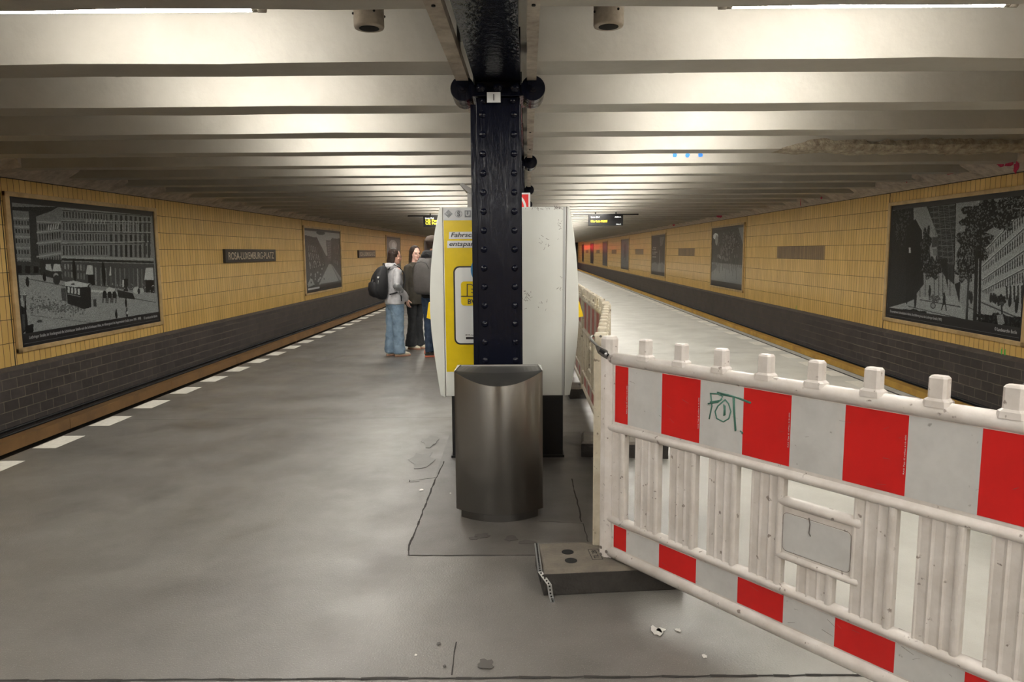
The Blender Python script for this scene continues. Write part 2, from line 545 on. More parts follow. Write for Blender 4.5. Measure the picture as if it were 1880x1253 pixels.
def crack(pts, w=0.006, matn='joint', jit=0.004, name='floor_joint', z=0.0022):
    bm = bmesh.new()
    P = []
    for a, b in zip(pts, pts[1:]):
        a, b = Vector((*a, 0)), Vector((*b, 0))
        n = max(2, int((b - a).length / 0.06))
        for i in range(n):
            P.append(a.lerp(b, i / n) + Vector((random.uniform(-jit, jit), random.uniform(-jit, jit), 0)))
    P.append(Vector((*pts[-1], 0)))
    for a, b in zip(P, P[1:]):
        d = (b - a).normalized(); nn = Vector((-d.y, d.x, 0)) * w * random.uniform(0.35, 0.75)
        vs = [bm.verts.new(q + Vector((0, 0, z))) for q in (a - nn, b - nn, b + nn, a + nn)]
        bm.faces.new(vs)
    return obj(name, bm, matn, floor, fix=False)


def Z(x, y):
    p = on_z(x, y, 0)
    return (p.x, p.y)


crack([(-4.0, 2.56), (4.1, 2.56)], 0.011, jit=0.003)
crack([Z(828, 1242), Z(838, 1180)], 0.005)
crack([Z(751, 1021), Z(1100, 1020)], 0.006, jit=0.002)
crack([Z(750, 1021), Z(752, 1003), Z(795, 892), Z(815, 848)], 0.009)
crack([Z(1068, 960), Z(1050, 880)], 0.007)
crack([Z(990, 958), Z(1070, 962)], 0.004, jit=0.002)
crack([Z(1071, 962), Z(1085, 1018)], 0.006)
crack([Z(752, 884), Z(800, 878)], 0.006)
crack([Z(752, 882), Z(752, 886), Z(770, 885)], 0.004)
crack([(-4.0, 6.9), (-0.6, 6.9)], 0.004, jit=0.002)
crack([(-4.0, 11.2), (4.0, 11.2)], 0.006, jit=0.002)
crack([(-4.0, 16.0), (4.0, 16.0)], 0.006, jit=0.002)
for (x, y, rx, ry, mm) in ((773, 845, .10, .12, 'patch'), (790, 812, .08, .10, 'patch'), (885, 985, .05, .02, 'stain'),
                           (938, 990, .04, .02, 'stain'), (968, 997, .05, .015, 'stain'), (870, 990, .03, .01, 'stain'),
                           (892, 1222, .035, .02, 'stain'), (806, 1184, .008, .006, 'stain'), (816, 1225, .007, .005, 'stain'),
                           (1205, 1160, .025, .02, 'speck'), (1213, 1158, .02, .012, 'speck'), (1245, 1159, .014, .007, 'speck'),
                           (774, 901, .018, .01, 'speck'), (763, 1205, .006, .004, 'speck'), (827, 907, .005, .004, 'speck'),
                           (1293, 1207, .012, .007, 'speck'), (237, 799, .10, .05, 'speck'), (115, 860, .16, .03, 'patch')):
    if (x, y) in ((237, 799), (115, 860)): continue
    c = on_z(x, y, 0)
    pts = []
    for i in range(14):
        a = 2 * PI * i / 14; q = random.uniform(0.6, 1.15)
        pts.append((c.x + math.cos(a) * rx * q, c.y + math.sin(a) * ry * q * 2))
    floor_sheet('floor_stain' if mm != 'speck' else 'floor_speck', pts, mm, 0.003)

# walls
def wall(side):
    nm = 'left' if side < 0 else 'right'
    S = SL if side < 0 else SR
    bm = bmesh.new()
    tbox(bm, S, S + side * 0.3, D0, D1, 0.0, 3.35)
    w = struct(obj('wall_' + nm, bm, 'ytile'), 'yellow tiled track wall, ' + nm)
    bm = bmesh.new()
    tbox(bm, S - side * 0.05, S + side * 0.25, D0, D1, -1.06, -0.055)
    o = obj('wainscot', bm, 'dtile', w); o['label'] = 'dark grey tiled wainscot below the yellow tiles'
    bm = bmesh.new()
    hexa(bm, [TW(S - side * 0.055, D0, -0.07), TW(S + side * .02, D0, -0.07), TW(S + side * .02, D1, -0.07), TW(S - side * 0.055, D1, -0.07),
              TW(S - side * 0.055, D0, -0.055), TW(S - side * .002, D0, 0.0), TW(S - side * .002, D1, 0.0), TW(S - side * 0.055, D1, -0.055)])
    obj('wainscot_ledge', bm, 'ledge', w)
    # black movement joints beside the picture bays
    return w


wl = wall(-1); wr = wall(1)
for w, S, sd, ds in ((wl, SL, 1, [10.42, 14.74, 24.25, 29.1, 38.4, 42.9, 52.3, 56.9]), (wr, SR, -1, [10.35, 14.6, 24.0, 28.6, 37.8, 42.4, 51.5, 56.2])):
    bm = bmesh.new()
    for d in ds:
        tbox(bm, S, S + sd * 0.003, d - 0.008, d + 0.008, 0, 2.7)
    tbox(bm, S, S + sd * 0.004, D0, D1, 2.69, 2.71)
    obj('wall_joint', bm, 'joint', w)
# ends of the station
bm = bmesh.new(); tbox(bm, SL - .3, SR + .3, D1, D1 + .3, -1.25, 3.4)
struct(obj('wall_far', bm, 'void'))
bm = bmesh.new(); tbox(bm, SL - .3, SR + .3, D0 - .3, D0, -1.25, 3.4)
struct(obj('wall_near', bm, 'ytile'))

# rough cove between tiles and ribbed ceiling
for nm, S, sd in ((1, SL, 1), (2, SR, -1)):
    bm = bmesh.new()
    prev = None
    d = D0
    while d < 92:
        st = 0.09 if d < 24 else 0.3
        a = mnoise.noise(Vector((d * 1.6, nm * 5, 0))) * 0.09 + mnoise.noise(Vector((d * 7, nm * 9, 3))) * 0.035
        ph = ((d - 3.41) % 1.38) / 1.38
        wdt = 0.30 + a + (0.10 if ph > 0.3 else -0.06)
        zt = 2.795 + (0.13 if 0.3 < ph < 0.97 else 0.0) + a * 0.3
        row = [bm.verts.new(TW(S + sd * 0.0, d, 2.70)), bm.verts.new(TW(S + sd * (0.08 + a * .3), d, 2.735 + a * .2)),
               bm.verts.new(TW(S + sd * wdt, d, zt)), bm.verts.new(TW(S + sd * wdt, d, zt + 0.4)), bm.verts.new(TW(S, d, 3.2))]
        if prev:
            for i in range(4):
                bm.faces.new((prev[i], prev[i + 1], row[i + 1], row[i]))
        prev = row
        d += st
    cv = struct(obj('trim_%d' % nm, bm, 'cove'), 'rough plaster cove above the %s wall tiles' % ('left' if nm == 1 else 'right'))
    if nm == 2:
        cove_r = cv

# ribbed ceiling: slab and downstand ribs on both sides of the girder
bm = bmesh.new()
tbox(bm, SL - .3, SR + .3, D0 - .3, D1 + .3, 3.30, 3.55)
ceiling = struct(obj('ceiling', bm, 'ceil'), 'cream painted concrete ceiling slab')
RIB = {}
tn = 5
k = -7
while True:
    y0 = 3.41 + 1.375 * k
    if y0 > D1 - 0.5: break
    for side, sa, sb in ((-1, SL, -0.44), (1, 0.035, SR)):
        xl, xr = sa + K * y0, sb + K * y0
        bm = bmesh.new()
        n = 14 if y0 < 20 else 1
        rows = []
        for i in range(n + 1):
            x = xl + (xr - xl) * i / n
            j = [0, 0, 0, 0]
            if n > 1: j = [mnoise.noise(Vector((x * 1.3, y0, q * 7))) * 0.010 for q in range(4)]
            rows.append([Vector((x, y0 + j[0], 2.80 + j[1])), Vector((x, y0 + 0.35 + j[2], 2.80 + j[3])),
                         Vector((x, y0 + 0.35, 3.30)), Vector((x, y0 + j[0], 3.30))])
        loft(bm, rows, True, 0, False)
        RIB[(side, k)] = struct(obj('trim_%d' % tn, bm, 'ceil'), 'downstand ceiling rib')
        tn += 1
    k += 1

# broken plaster on one rib at the right
bm = bmesh.new()
prev = None
i = 0
Yr = 3.41 + 1.375 * 4
x = 3.25
while x < SR + K * Yr - 0.05:
    nn = [mnoise.noise(Vector((x * 3.1, q * 3.3, 1))) * 0.05 + mnoise.noise(Vector((x * 11, q * 5.3, 7))) * 0.028 for q in range(7)]
    t = min(1, (x - 3.25) / 0.3)
    row = [bm.verts.new(Vector((x, Yr - 0.004 - 0.02 * t, 2.80 + (0.085 + nn[0] * 0.9) * t + .01))),
           bm.verts.new(Vector((x, Yr - (0.045 + nn[1] * .5) * t, 2.80 + (0.035 + nn[4] * .4) * t))),
           bm.verts.new(Vector((x, Yr - (0.02 + nn[2] * .4) * t, 2.80 - (0.02 + nn[2] * .3) * t))),
           bm.verts.new(Vector((x, Yr + 0.10 + nn[3], 2.80 - (0.045 + nn[3] * .6) * t))),
           bm.verts.new(Vector((x, Yr + 0.25 + nn[5], 2.80 - (0.03 + nn[5] * .5) * t))),
           bm.verts.new(Vector((x, Yr + 0.36, 2.80 + nn[6] * .2)))]
    if prev:
        for q in range(5): bm.faces.new((prev[q], prev[q + 1], row[q + 1], row[q]))
    prev = row
    x += 0.045
o = obj('broken_plaster', bm, 'spall', RIB[(1, 4)]); o['label'] = 'rough broken plaster along one rib'
# spray marks
def blot(name, c, u, v, ru, rv, matn, parent, n=12, jag=0.3, off=(0, 0, 0)):
    bm = bmesh.new()
    c, u, v = Vector(c), Vector(u), Vector(v)
    pts = []
    for i in range(n):
        a = 2 * PI * i / n; q = 1 + random.uniform(-jag, jag)
        pts.append(c + u * math.cos(a) * ru * q + v * math.sin(a) * rv * q)
    prism(bm, pts, off if any(off) else u.cross(v) * 0.001)
    return obj(name, bm, matn, parent)
for px in (1239, 1262, 1286):
    p = on_y(px, 285, 3.41 + 1.375 * 5 - 0.016)
    o = blot('spray_mark', p, (1, 0, 0), (0, 0, 1), 0.032, 0.03, 'spray_b', RIB[(1, 5)], jag=0.15); o['label'] = 'blue spray dot'
for px, py, ru, rv in ((1838, 300, .10, .05), (1852, 301, .09, .04), (1866, 307, .05, .08), (1745, 317, .14, .03), (1665, 331, .02, .04),
                       (1600, 343, .05, .03), (1470, 372, .02, .10), (1466, 368, .05, .02), (1508, 364, .04, .03), (1321, 396, .30, .08), (1237, 412, .25, .07)):
    p = on_s(px, py, SR - 0.345)
    o = blot('spray_mark', p, (0, 1, 0), (0, 0, 1), ru, rv, 'spray_p', cove_r, off=(-0.004, 0, 0)); o['label'] = 'pink spray mark'
for px, py in ((1839, 647), (1845, 649), (1462, 565)):
    p = on_s(px, py, SR - 0.004)
    o = blot('spray_mark', p, (0, 1, 0), (0, 0, 1), 0.012, 0.07, 'spray_g', wr, off=(-0.003, 0, 0)); o['label'] = 'green spray stroke'

# long cream plates beside the girder
for n_, (a, b) in enumerate(((-0.475, -0.392), (0.003, 0.066))):
    bm = bmesh.new(); tbox(bm, a, b, D0, 95, 2.745, 2.80)
    o = struct(obj('trim_%d' % (n_ + 3), bm, 'trim'), 'long cream edge plate on the %s side of the girder' % ('left' if n_ == 0 else 'right'))
    bm = bmesh.new()
    for d in (3.55, 3.2, 5.9, 7.2, 8.4): 
        cyl(bm, TW((a + b) / 2, d, 2.745), TW((a + b) / 2, d, 2.738), 0.010, seg=10)
    obj('bolt_hole', bm, 'hole', o)

# ------------------------------------------------------------------ tracks
for sd, S0, lb in ((-1, -5.75, 'left'), (1, 5.65, 'right')):
    for off in (-0.72, 0.72):
        bm = bmesh.new(); s = S0 + off
        tbox(bm, s - .06, s + .06, D0, D1, -1.05, -1.035); tbox(bm, s - .01, s + .01, D0, D1, -1.035, -.94); tbox(bm, s - .033, s + .033, D0, D1, -.945, -.91)
        tag(obj('running_rail', bm, 'rail'), 'running rail of the %s track %s' % (lb, 'nearer the wall' if off * sd > 0 else 'beside the platform'), 'rail', 'running rails')
    S = -6.7 if sd < 0 else 6.62
    t = thing('third_rail', '%s cover board over the conductor rail along the %s wall' % ('brown' if sd < 0 else 'ochre yellow', lb), 'conductor rail', TW(S, D0, -1.05))
    for q in range(-3, 34):
        bm = bmesh.new()
        da, db_ = max(D0, 3.05 * q + 1.2 + .006), min(D1, 3.05 * q + 4.25 - .006)
        tbox(bm, S - .045, S + .02, da, db_, -.925, -.79)
        tbox(bm, S - .045 + (0 if sd > 0 else -.10), S + .02 + (.10 if sd > 0 else 0), da, db_, -.79, -.772)
        obj('cover_board', bm, 'boardL' if sd < 0 else 'board', t)
    bm = bmesh.new()
    tbox(bm, S + sd * .05, S + sd * .12, D0, D1, -.95, -.83)
    for k in range(0, 26):
        tbox(bm, S + sd * .06, S + sd * .10, 4.2 * k - .05, 4.2 * k + .05, -1.05, -.83)
    obj('conductor', bm, 'rail', t)
# long steel pipe with cable at the foot of each wall
for sd, S, lb in ((1, SL + .09, 'left'), (-1, SR - .09, 'right')):
    bm = bmesh.new()
    for z in (-.93, -.86): cyl(bm, TW(S, D0, z), TW(S, D1, z), 0.022, seg=8)
    tag(obj('cable_run', bm, 'blackm'), 'pair of black cables along the foot of the %s wall' % lb, 'cable')

# ------------------------------------------------------------------ girder and columns
SG = -0.195
g = thing('longitudinal_girder', 'black riveted steel girder running under the middle of the ceiling', 'girder', TW(SG, D0, 2.74))
bm = bmesh.new()
tbox(bm, SG - .155, SG + .155, D0 + .02, 95, 2.745, 2.775)
obj('lower_flange', bm, 'black', g)
bm = bmesh.new(); tbox(bm, SG - .012, SG + .012, D0 + .02, 95, 2.775, 3.28); obj('web', bm, 'black', g)
for q in range(-2, 11):
    for sd in (-1, 1):
        bm = bmesh.new()
        tbox(bm, *sorted((SG + sd * .012, SG + sd * .15)), q * 1.375 + .2, q * 1.375 + .22, 2.775, 3.28)
        obj('stiffener', bm, 'black', g)


def steel_column(y):
    c = TW(SG, y, 0)
    x = c.x + 0.0
    t = thing('steel_column', 'black riveted steel column with number plate 1 standing behind the steel bin', 'column', (x, y + .17, 0))
    bm = bmesh.new(); vbox(bm, (x - .15, y, 0), (x + .15, y + .014, 2.64))
    obj('front_plate', bm, 'black', t, bevel=0.002)
    bm = bmesh.new()
    z = 2.528
    while z > 0.05:
        for s in (-.107, .107):
            lathe(bm, (x + s, y + .001, z), (0, -1, 0), [(0, .0235), (.003, .0235), (.010, .020), (.016, .012), (.018, .003)], 14)
        z -= 0.1305
    o = obj('rivets', bm, 'black', t); o['kind'] = 'stuff'
    bm = bmesh.new()
    for sd in (-1, 1):
        vbox(bm, (x + sd * .125 - .006, y + .014, 0), (x + sd * .125 + .006, y + .33, 2.64))
        vbox(bm, (x + sd * .155 - .035, y + .014, 0), (x + sd * .155 + .004, y + .022, 2.60))
        vbox(bm, (x + sd * .150 - .025, y + .31, 0), (x + sd * .150 + .004, y + .33, 2.60))
    vbox(bm, (x - .15, y + .33, 0), (x + .15, y + .344, 2.64))
    obj('channel', bm, 'black', t)
    bm = bmesh.new(); vbox(bm, (x - .20, y - .03, 2.645), (x + .20, y + .37, 2.70)); vbox(bm, (x - .155, y - .01, 2.70), (x + .155, y + .36, 2.746))
    obj('cap_plate', bm, 'black', t, bevel=0.004)
    bm = bmesh.new()
    for s in (-.115, -.0, .115):
        lathe(bm, (x + s, y - .03, 2.70), (0, -1, 0), [(0, .034), (.012, .034), (.014, .022), (.034, .021), (.036, .01)], 6)
    for s in (-.10, .10): lathe(bm, (x + s, y - .002, 2.62), (0, -1, 0), [(0, .024), (.012, .020), (.018, .003)], 12)
    obj('cap_bolts', bm, 'black', t)
    for sd in (-1, 1):
        bm = bmesh.new()
        xx = x + sd * .238
        prof = [(0, .02), (.002, .045), (.004, .082), (.05, .084)]
        a = .05
        for r_ in range(5):
            prof += [(a, .066), (a + .014, .066), (a + .014, .082), (a + .048, .082)]
            a += .048
        prof += [(a, .05), (a + .03, .05), (a + .03, .001)]
        lathe(bm, (xx, y - .04, 2.695), (0, 1, 0), prof, 30)
        lathe(bm, (xx, y - .04, 2.695), (0, -1, 0), [(0, .034), (.008, .034), (.01, .02), (.02, .018), (.022, .002)], 8)
        o = obj('roller_bearing', bm, 'black', t)
        for p in o.data.polygons: p.use_smooth = False
        bm = bmesh.new(); vbox(bm, (min(x + sd * .14, xx), y + .02, 2.66), (max(x + sd * .14, xx), y + .2, 2.73)); obj('bearing_bracket', bm, 'black', t)
    bm = bmesh.new(); vbox(bm, (x - .20, y - .0, 0.0), (x + .20, y + .345, 0.02)); obj('foot_plate', bm, 'black', t)
    return t


col0 = steel_column(5.10)
note_children(col0)
for k in range(1, 8):
    c = TW(SG, 5.10 + 4.07 * k)
    lbl = ['black steel column directly behind the red sign, second in the row', 'third black steel column in the row, only its roller bearing visible',
           'fourth black steel column in the row, far behind the ticket machines'][k - 1] if k < 4 else 'far black steel column hidden behind the ticket machines'
    dup(col0, (c.x, c.y + .17, 0), 0, lbl, 'steel columns down the middle of the platform')
col0['group'] = 'steel columns down the middle of the platform'
# the number plate belongs to the first column only
x0c = TW(SG, 5.1).x
bm = bmesh.new(); vbox(bm, (-.158, 5.062, 2.602), (-.066, 5.068, 2.669))
npz = obj('number_plate', bm, 'pwhite', col0); npz['label'] = 'small white number plate'
text('plate_number', '1', 'pblack', npz, (-.112, 5.0615, 2.636), (1, 0, 0), (0, 0, 1), height=.042)

# ------------------------------------------------------------------ lamps
def lamp(x, y, length=1.5, label='', group='fluorescent tubes between the ceiling ribs'):
    t = thing('fluorescent_lamp', label, 'lamp', (x, y, 2.862), 0, group)
    bm = bmesh.new(); cyl(bm, (-length / 2 + .03, 0, .017), (length / 2 - .03, 0, .017), 0.017, seg=8)
    obj('glass_tube', bm, 'tube', t, world=False)
    for sd in (-1, 1):
        bm = bmesh.new()
        e = sd * length / 2
        cyl(bm, (e - sd * .035, 0, .017), (e - sd * .005, 0, .017), .019, seg=12)
        cyl(bm, (e - sd * .005, 0, .017), (e + sd * .035, 0, .017), .0215, seg=12)
        vbox(bm, (min(e, e + sd * .02), -.015, .017), (max(e, e + sd * .02), .015, .10))
        obj('end_cap', bm, 'cap', t, world=False)
    bm = bmesh.new(); vbox(bm, (-length / 2, .028, .05), (length / 2, .075, .11))
    for sd in (-.5, .5): vbox(bm, (sd * length * .7 - .01, .04, .11), (sd * length * .7 + .01, .06, .4370))
    obj('batten', bm, 'cap', t, world=False)
    return t


lampL = lamp(-2.07, 4.0, label='lit fluorescent tube at the top left, just behind the nearest rib')
note_children(lampL)
lampR = dup(lampL, (1.885, 4.0, 2.862), 0, 'lit fluorescent tube at the top right, just behind the nearest rib')
for k in range(-6, 72):
    if k == 0: continue
    y = 4.0 + 1.375 * k
    for s, lb in ((-2.15, 'left'), (1.80, 'right')):
        dup(lampL, (s + K * y, y, 2.862), 0, 'fluorescent tube hidden above the ribs in the %s row' % lb)

for px, s_, lb in ((677, -.765, 'left'), (1118, .537, 'right')):
    t = thing('ceiling_loudspeaker', 'cream cylindrical loudspeaker under the ceiling, %s of the black girder' % lb, 'loudspeaker', (s_, 4.12, 2.805))
    bm = bmesh.new(); lathe(bm, (s_, 4.12, 2.81), (0, 0, 1), [(0, .052), (.0, .078), (.01, .082), (.49, .082)], 32)
    obj('housing', bm, 'trim', t)
    bm = bmesh.new(); lathe(bm, (s_, 4.12, 2.808), (0, 0, 1), [(0, .054), (.012, .054)], 28); obj('opening', bm, 'hole', t)
    bm = bmesh.new()
    for a in (20, 100, 200, 300):
        c = Vector((s_ + .084 * math.cos(math.radians(a)), 4.12 + .084 * math.sin(math.radians(a)), 2.88)); ball(bm, c, .007, 5)
    obj('screw', bm, 'hole', t)
# red tunnel signal far down the right hand track, its light streaks along the glossy tiles
t = thing('signal_lamp', 'red tunnel signal at the far end of the right hand track', 'signal', TW(4.45, 101.5, -1.05))
bm = bmesh.new(); cyl(bm, TW(4.45, 101.5, -1.05), TW(4.45, 101.5, 1.9), .05, seg=10); obj('mast', bm, 'blackm', t)
bm = bmesh.new(); tbox(bm, 4.2, 4.7, 101.3, 101.5, 1.85, 2.35); tbox(bm, 4.22, 4.25, 100.6, 101.3, 1.9, 2.3); tbox(bm, 4.22, 4.68, 100.8, 101.3, 2.28, 2.3); obj('hood', bm, 'blackm', t)  # long left blade added to keep the red light off the left wall
bm = bmesh.new(); cyl(bm, TW(4.45, 101.30, 2.1), TW(4.45, 101.24, 2.1), .12, seg=16); obj('lens', bm, 'redlamp', t)
# ------------------------------------------------------------------ pictures on the walls
class Pic:
    def __init__(s, W, H, base=0.1, tint=(0.93, 1.0, 1.0)):
        s.W, s.H = W, H
        s.a = np.full((H, W), base, float)
        s.tint = tint
        yy, xx = np.mgrid[0:H, 0:W]
        s.u = (xx + .5) / W; s.v = (yy + .5) / H

    def mask(s, P):
        P = np.array(P, float)
        m = np.zeros((s.H, s.W), bool)
        n = len(P)
        for i in range(n):
            x0, y0 = P[i]; x1, y1 = P[(i + 1) % n]
            if y0 == y1: continue
            c = ((y0 <= s.v) != (y1 <= s.v)) & (s.u < (x1 - x0) * (s.v - y0) / (y1 - y0) + x0)
            m ^= c
        return m

    def poly(s, P, g, nz=0.0):
        m = s.mask(P)
        s.a[m] = g * (1 + nz * (rng.random(m.sum()) - .5))

    def line(s, p, q, w, g):
        p, q = np.array(p, float), np.array(q, float)
        d = q - p; n = np.array([-d[1], d[0]]); n = n / (np.linalg.norm(n) + 1e-9) * w / 2
        s.poly([p - n, q - n, q + n, p + n], g)

    def ell(s, c, ru, rv, g, nz=0.0):
        i0, i1 = max(0, int((c[0] - ru) * s.W)), min(s.W, int((c[0] + ru) * s.W) + 2)
        j0, j1 = max(0, int((c[1] - rv) * s.H)), min(s.H, int((c[1] + rv) * s.H) + 2)
        if i1 <= i0 or j1 <= j0: return
        U_, V_ = s.u[j0:j1, i0:i1], s.v[j0:j1, i0:i1]
        m = ((U_ - c[0]) / ru) ** 2 + ((V_ - c[1]) / rv) ** 2 < 1
        s.a[j0:j1, i0:i1][m] = g * (1 + nz * (rng.random(m.sum()) - .5))

    def grid(s, Q, nx, ny, fx, fy, g, var=0.0):
        """Q: TL, TR, BR, BL; nx by ny windows"""
        Q = [np.array(q, float) for q in Q]
        B = lambda a, b: (Q[0] * (1 - a) + Q[1] * a) * (1 - b) + (Q[3] * (1 - a) + Q[2] * a) * b
        for i in range(nx):
            for j in range(ny):
                a0 = (i + .5 - fx / 2) / nx; a1 = (i + .5 + fx / 2) / nx; b0 = (j + .5 - fy / 2) / ny; b1 = (j + .5 + fy / 2) / ny
                s.poly([B(a0, b0), B(a1, b0), B(a1, b1), B(a0, b1)], g * (1 + var * random.uniform(-1, 1)))

    def leaf(s, c, ru, rv, g0, g1, n=300, r=0.012):
        for _ in range(int(n * 4)):
            a = random.uniform(0, 2 * PI); q = math.sqrt(random.random()) * (.82 + .18 * math.sin(a * 7 + c[0] * 50))
            rr = r * random.uniform(.3, .8)
            s.ell((c[0] + ru * q * math.cos(a), c[1] + rv * q * math.sin(a)), rr * .55, rr * .9, g0 if random.random() < .72 else g1)

    def grain(s, k=0.15):
        s.a *= 1 + k * (rng.random(s.a.shape) - .5)
        s.a = np.clip(s.a, 0.004, 0.9)


def picture(side, d0, wd, pic, label, caption=None, credit=None, text_w=None, bottom=0.20):
    """frame, black border, photograph and captions hung on a track wall"""
    S = SL if side < 0 else SR
    n = -side                        # towards the platform
    z0, z1 = 0.175, 2.505
    t = thing('framed_photograph', label, 'picture', TW(S + n * .002, d0 + wd / 2, z0), 0, 'framed photographs on the %s wall' % ('left' if side < 0 else 'right'))
    bm = bmesh.new()
    e = 0.07
    for (a, b, c, dd) in ((d0, d0 + wd, z1 - e, z1), (d0, d0 + wd, z0, z0 + e), (d0, d0 + e * 1.3, z0, z1), (d0 + wd - e * 1.3, d0 + wd, z0, z1)):
        tbox(bm, S + n * .0005, S + n * .045, a, b, c, dd)
    obj('frame', bm, 'ysheet', t, bevel=0.008)
    bm = bmesh.new(); tbox(bm, S + n * .001, S + n * .020, d0 + e * 1.3, d0 + wd - e * 1.3, z0 + e, z1 - e)
    obj('black_border', bm, 'pblack', t)
    da, db = d0 + e * 1.3 + .06, d0 + wd - e * 1.3 - .06
    za, zb = z0 + e + bottom, z1 - e - .085
    H, W = pic.H, pic.W
    us = np.linspace(0, 1, W + 1); vs = np.linspace(0, 1, H + 1)
    U, V = np.meshgrid(us, vs)
    D = da + U * (db - da) if side < 0 else db - U * (db - da)
    Zz = zb - V * (zb - za)
    Xx = (S + n * .024) + K * D
    co = np.stack([Xx, D, Zz], -1).reshape(-1, 3)
    idx = (np.arange(H)[:, None] * (W + 1) + np.arange(W)[None, :])
    q = np.stack([idx, idx + (W + 1), idx + W + 2, idx + 1], -1).reshape(-1, 4)
    me = bpy.data.meshes.new('photograph')
    me.from_pydata(co.tolist(), [], q.tolist())
    at = me.color_attributes.new('Col', 'FLOAT_COLOR', 'CORNER')
    g = pic.a.reshape(-1)
    rgba = np.stack([g * pic.tint[0], g * pic.tint[1], g * pic.tint[2], np.ones_like(g)], -1)
    at.data.foreach_set('color', np.repeat(rgba, 4, axis=0).ravel())
    obj('photograph', me, 'photo', t)
    right = Vector((K, 1, 0)) if side < 0 else Vector((-K, -1, 0))
    up = Vector((0, 0, 1))
    def at_(u, z):
        d = da + u * (db - da) if side < 0 else db - u * (db - da)
        return TW(S + n * .0205, d, z)
    if caption:
        text('caption', caption, 'psilver', t, at_(0.03, z0 + e + .125), right, up, width=(text_w or .75) * (db - da), height=.062, align='L')
    if credit:
        text('credit_line', credit, 'psilver', t, at_(0.985, z0 + e + .125), right, up, height=.055, width=.13 * (db - da), align='R')
    if caption or credit:
        bm = bmesh.new(); tbox(bm, S + n * .02, S + n * .0215, da, db, z0 + e + .045, z0 + e + .050); obj('caption_rule', bm, 'pgrey', t)
    return t, da, db, za, zb


# --- large left picture: city street with tram, placed from what the wall shows
dL, wL = 10.46, 4.24
_da, _db, _za, _zb = dL + .151, dL + wL - .151, .175 + .07 + .2, 2.505 - .07 - .085
def CL(x, y):
    p = on_s(x / 4.473, 360 + y / 4.473, SL + .024)
    return ((p.y - _da) / (_db - _da), (_zb - p.z) / (_zb - _za))
P = Pic(460, 264, 0.15)
c = CL
P.poly([c(40, 0), c(1300, 100), c(1300, 400), c(40, 300)], .14)
P.poly([c(100, 90), c(480, 90), c(300, 200), c(240, 160), c(100, 130)], .03)
P.poly([c(40, 110), c(250, 130), c(305, 640), c(90, 660)], .13)
for yy in (180, 250, 330, 420, 510):
    P.line(c(60, yy), c(270, yy + 8), .012, .20)
    P.grid([c(70, yy + 14), c(240, yy + 22), c(243, yy + 62), c(73, yy + 58)], 7, 1, .5, .8, .035, .5)
P.poly([c(235, 110), c(300, 150), c(335, 640), c(258, 610)], .035)
P.poly([c(40, 535), c(335, 545), c(335, 650), c(60, 650)], .04)
P.grid([c(120, 560), c(330, 575), c(330, 640), c(120, 645)], 3, 1, .6, .8, .015, .5)
P.poly([c(295, 170), c(500, 95), c(515, 690), c(330, 640)], .135)
for y0, y1, h in ((150, 170, 60), (240, 230, 60), (330, 320, 75), (440, 420, 80)):
    P.line(c(300, y0 + 60), c(505, y1 + 50), .012, .22)
    P.grid([c(315, y0 + 75), c(500, y1 + 60), c(503, y1 + 60 + h), c(318, y0 + 75 + h)], 9, 1, .5, .9, .03, .5)
P.grid([c(390, 240), c(490, 225), c(480, 270), c(385, 285)], 5, 1, .5, 1, .30)
P.poly([c(325, 520), c(512, 525), c(512, 700), c(330, 650)], .03)
for x in (375, 450):
    P.poly([c(x, 560), c(x + 40, 560), c(x + 55, 620), c(x, 605)], .30)
P.poly([c(492, 60), c(1245, 130), c(1275, 800), c(510, 700)], .145)
for (ya, yb, h) in ((120, 175, 60), (215, 235, 75), (300, 320, 70), (400, 395, 95)):
    P.grid([c(510, ya), c(885, (ya + yb) / 2), c(888, (ya + yb) / 2 + h), c(512, ya + h)], 16, 1, .42, .8, .028, .5)
    P.grid([c(890, (ya + yb) / 2), c(1240, yb), c(1243, yb + h * 1.25), c(892, (ya + yb) / 2 + h * 1.1)], 9, 1, .5, .9, .03, .5)
    P.line(c(505, ya - 12), c(1240, yb - 20), .010, .22)
    P.line(c(505, ya - 4), c(1240, yb - 10), .008, .05)
P.grid([c(700, 180), c(880, 190), c(870, 240), c(690, 230)], 6, 1, .25, .8, .3)
P.grid([c(900, 190), c(1150, 200), c(1150, 300), c(900, 290)], 11, 1, .25, .9, .24)
P.grid([c(1180, 200), c(1240, 205), c(1245, 500), c(1185, 490)], 2, 3, .5, .7, .035, .4)
P.line(c(505, 505), c(1262, 520), .022, .22); P.line(c(505, 522), c(1262, 545), .02, .02)
P.poly([c(508, 540), c(1265, 560), c(1275, 800), c(512, 700)], .05)
P.grid([c(520, 550), c(700, 555), c(705, 700), c(525, 670)], 7, 2, .5, .7, .13, .4)
P.grid([c(720, 580), c(1180, 590), c(1185, 770), c(725, 735)], 12, 1, .28, .9, .12, .5)
P.ell(c(610, 610), .012, .10, .012); P.ell(c(852, 640), .014, .11, .01)
for (x0, x1, y0, y1) in ((705, 765, 570, 645), (1185, 1262, 590, 690), (895, 915, 580, 655), (430, 500, 562, 618)):
    P.poly([c(x0 + 12, y0), c(x1 - 5, y0), c(x1, y1), c(x0, y1)], .32)
P.poly([c(722, 648), c(775, 648), c(778, 735), c(725, 735)], .012)
P.poly([c(1195, 692), c(1262, 692), c(1265, 800), c(1198, 795)], .012)
P.poly([c(1018, 680), c(1050, 680), c(1052, 810), c(1015, 805)], .02)
P.poly([c(1005, 690), c(1018, 690), c(1018, 750), c(1005, 748)], .34)
st = [c(60, 655), c(330, 648), c(520, 700), c(830, 770), c(1290, 800), c(1330, 1200), c(60, 1300)]
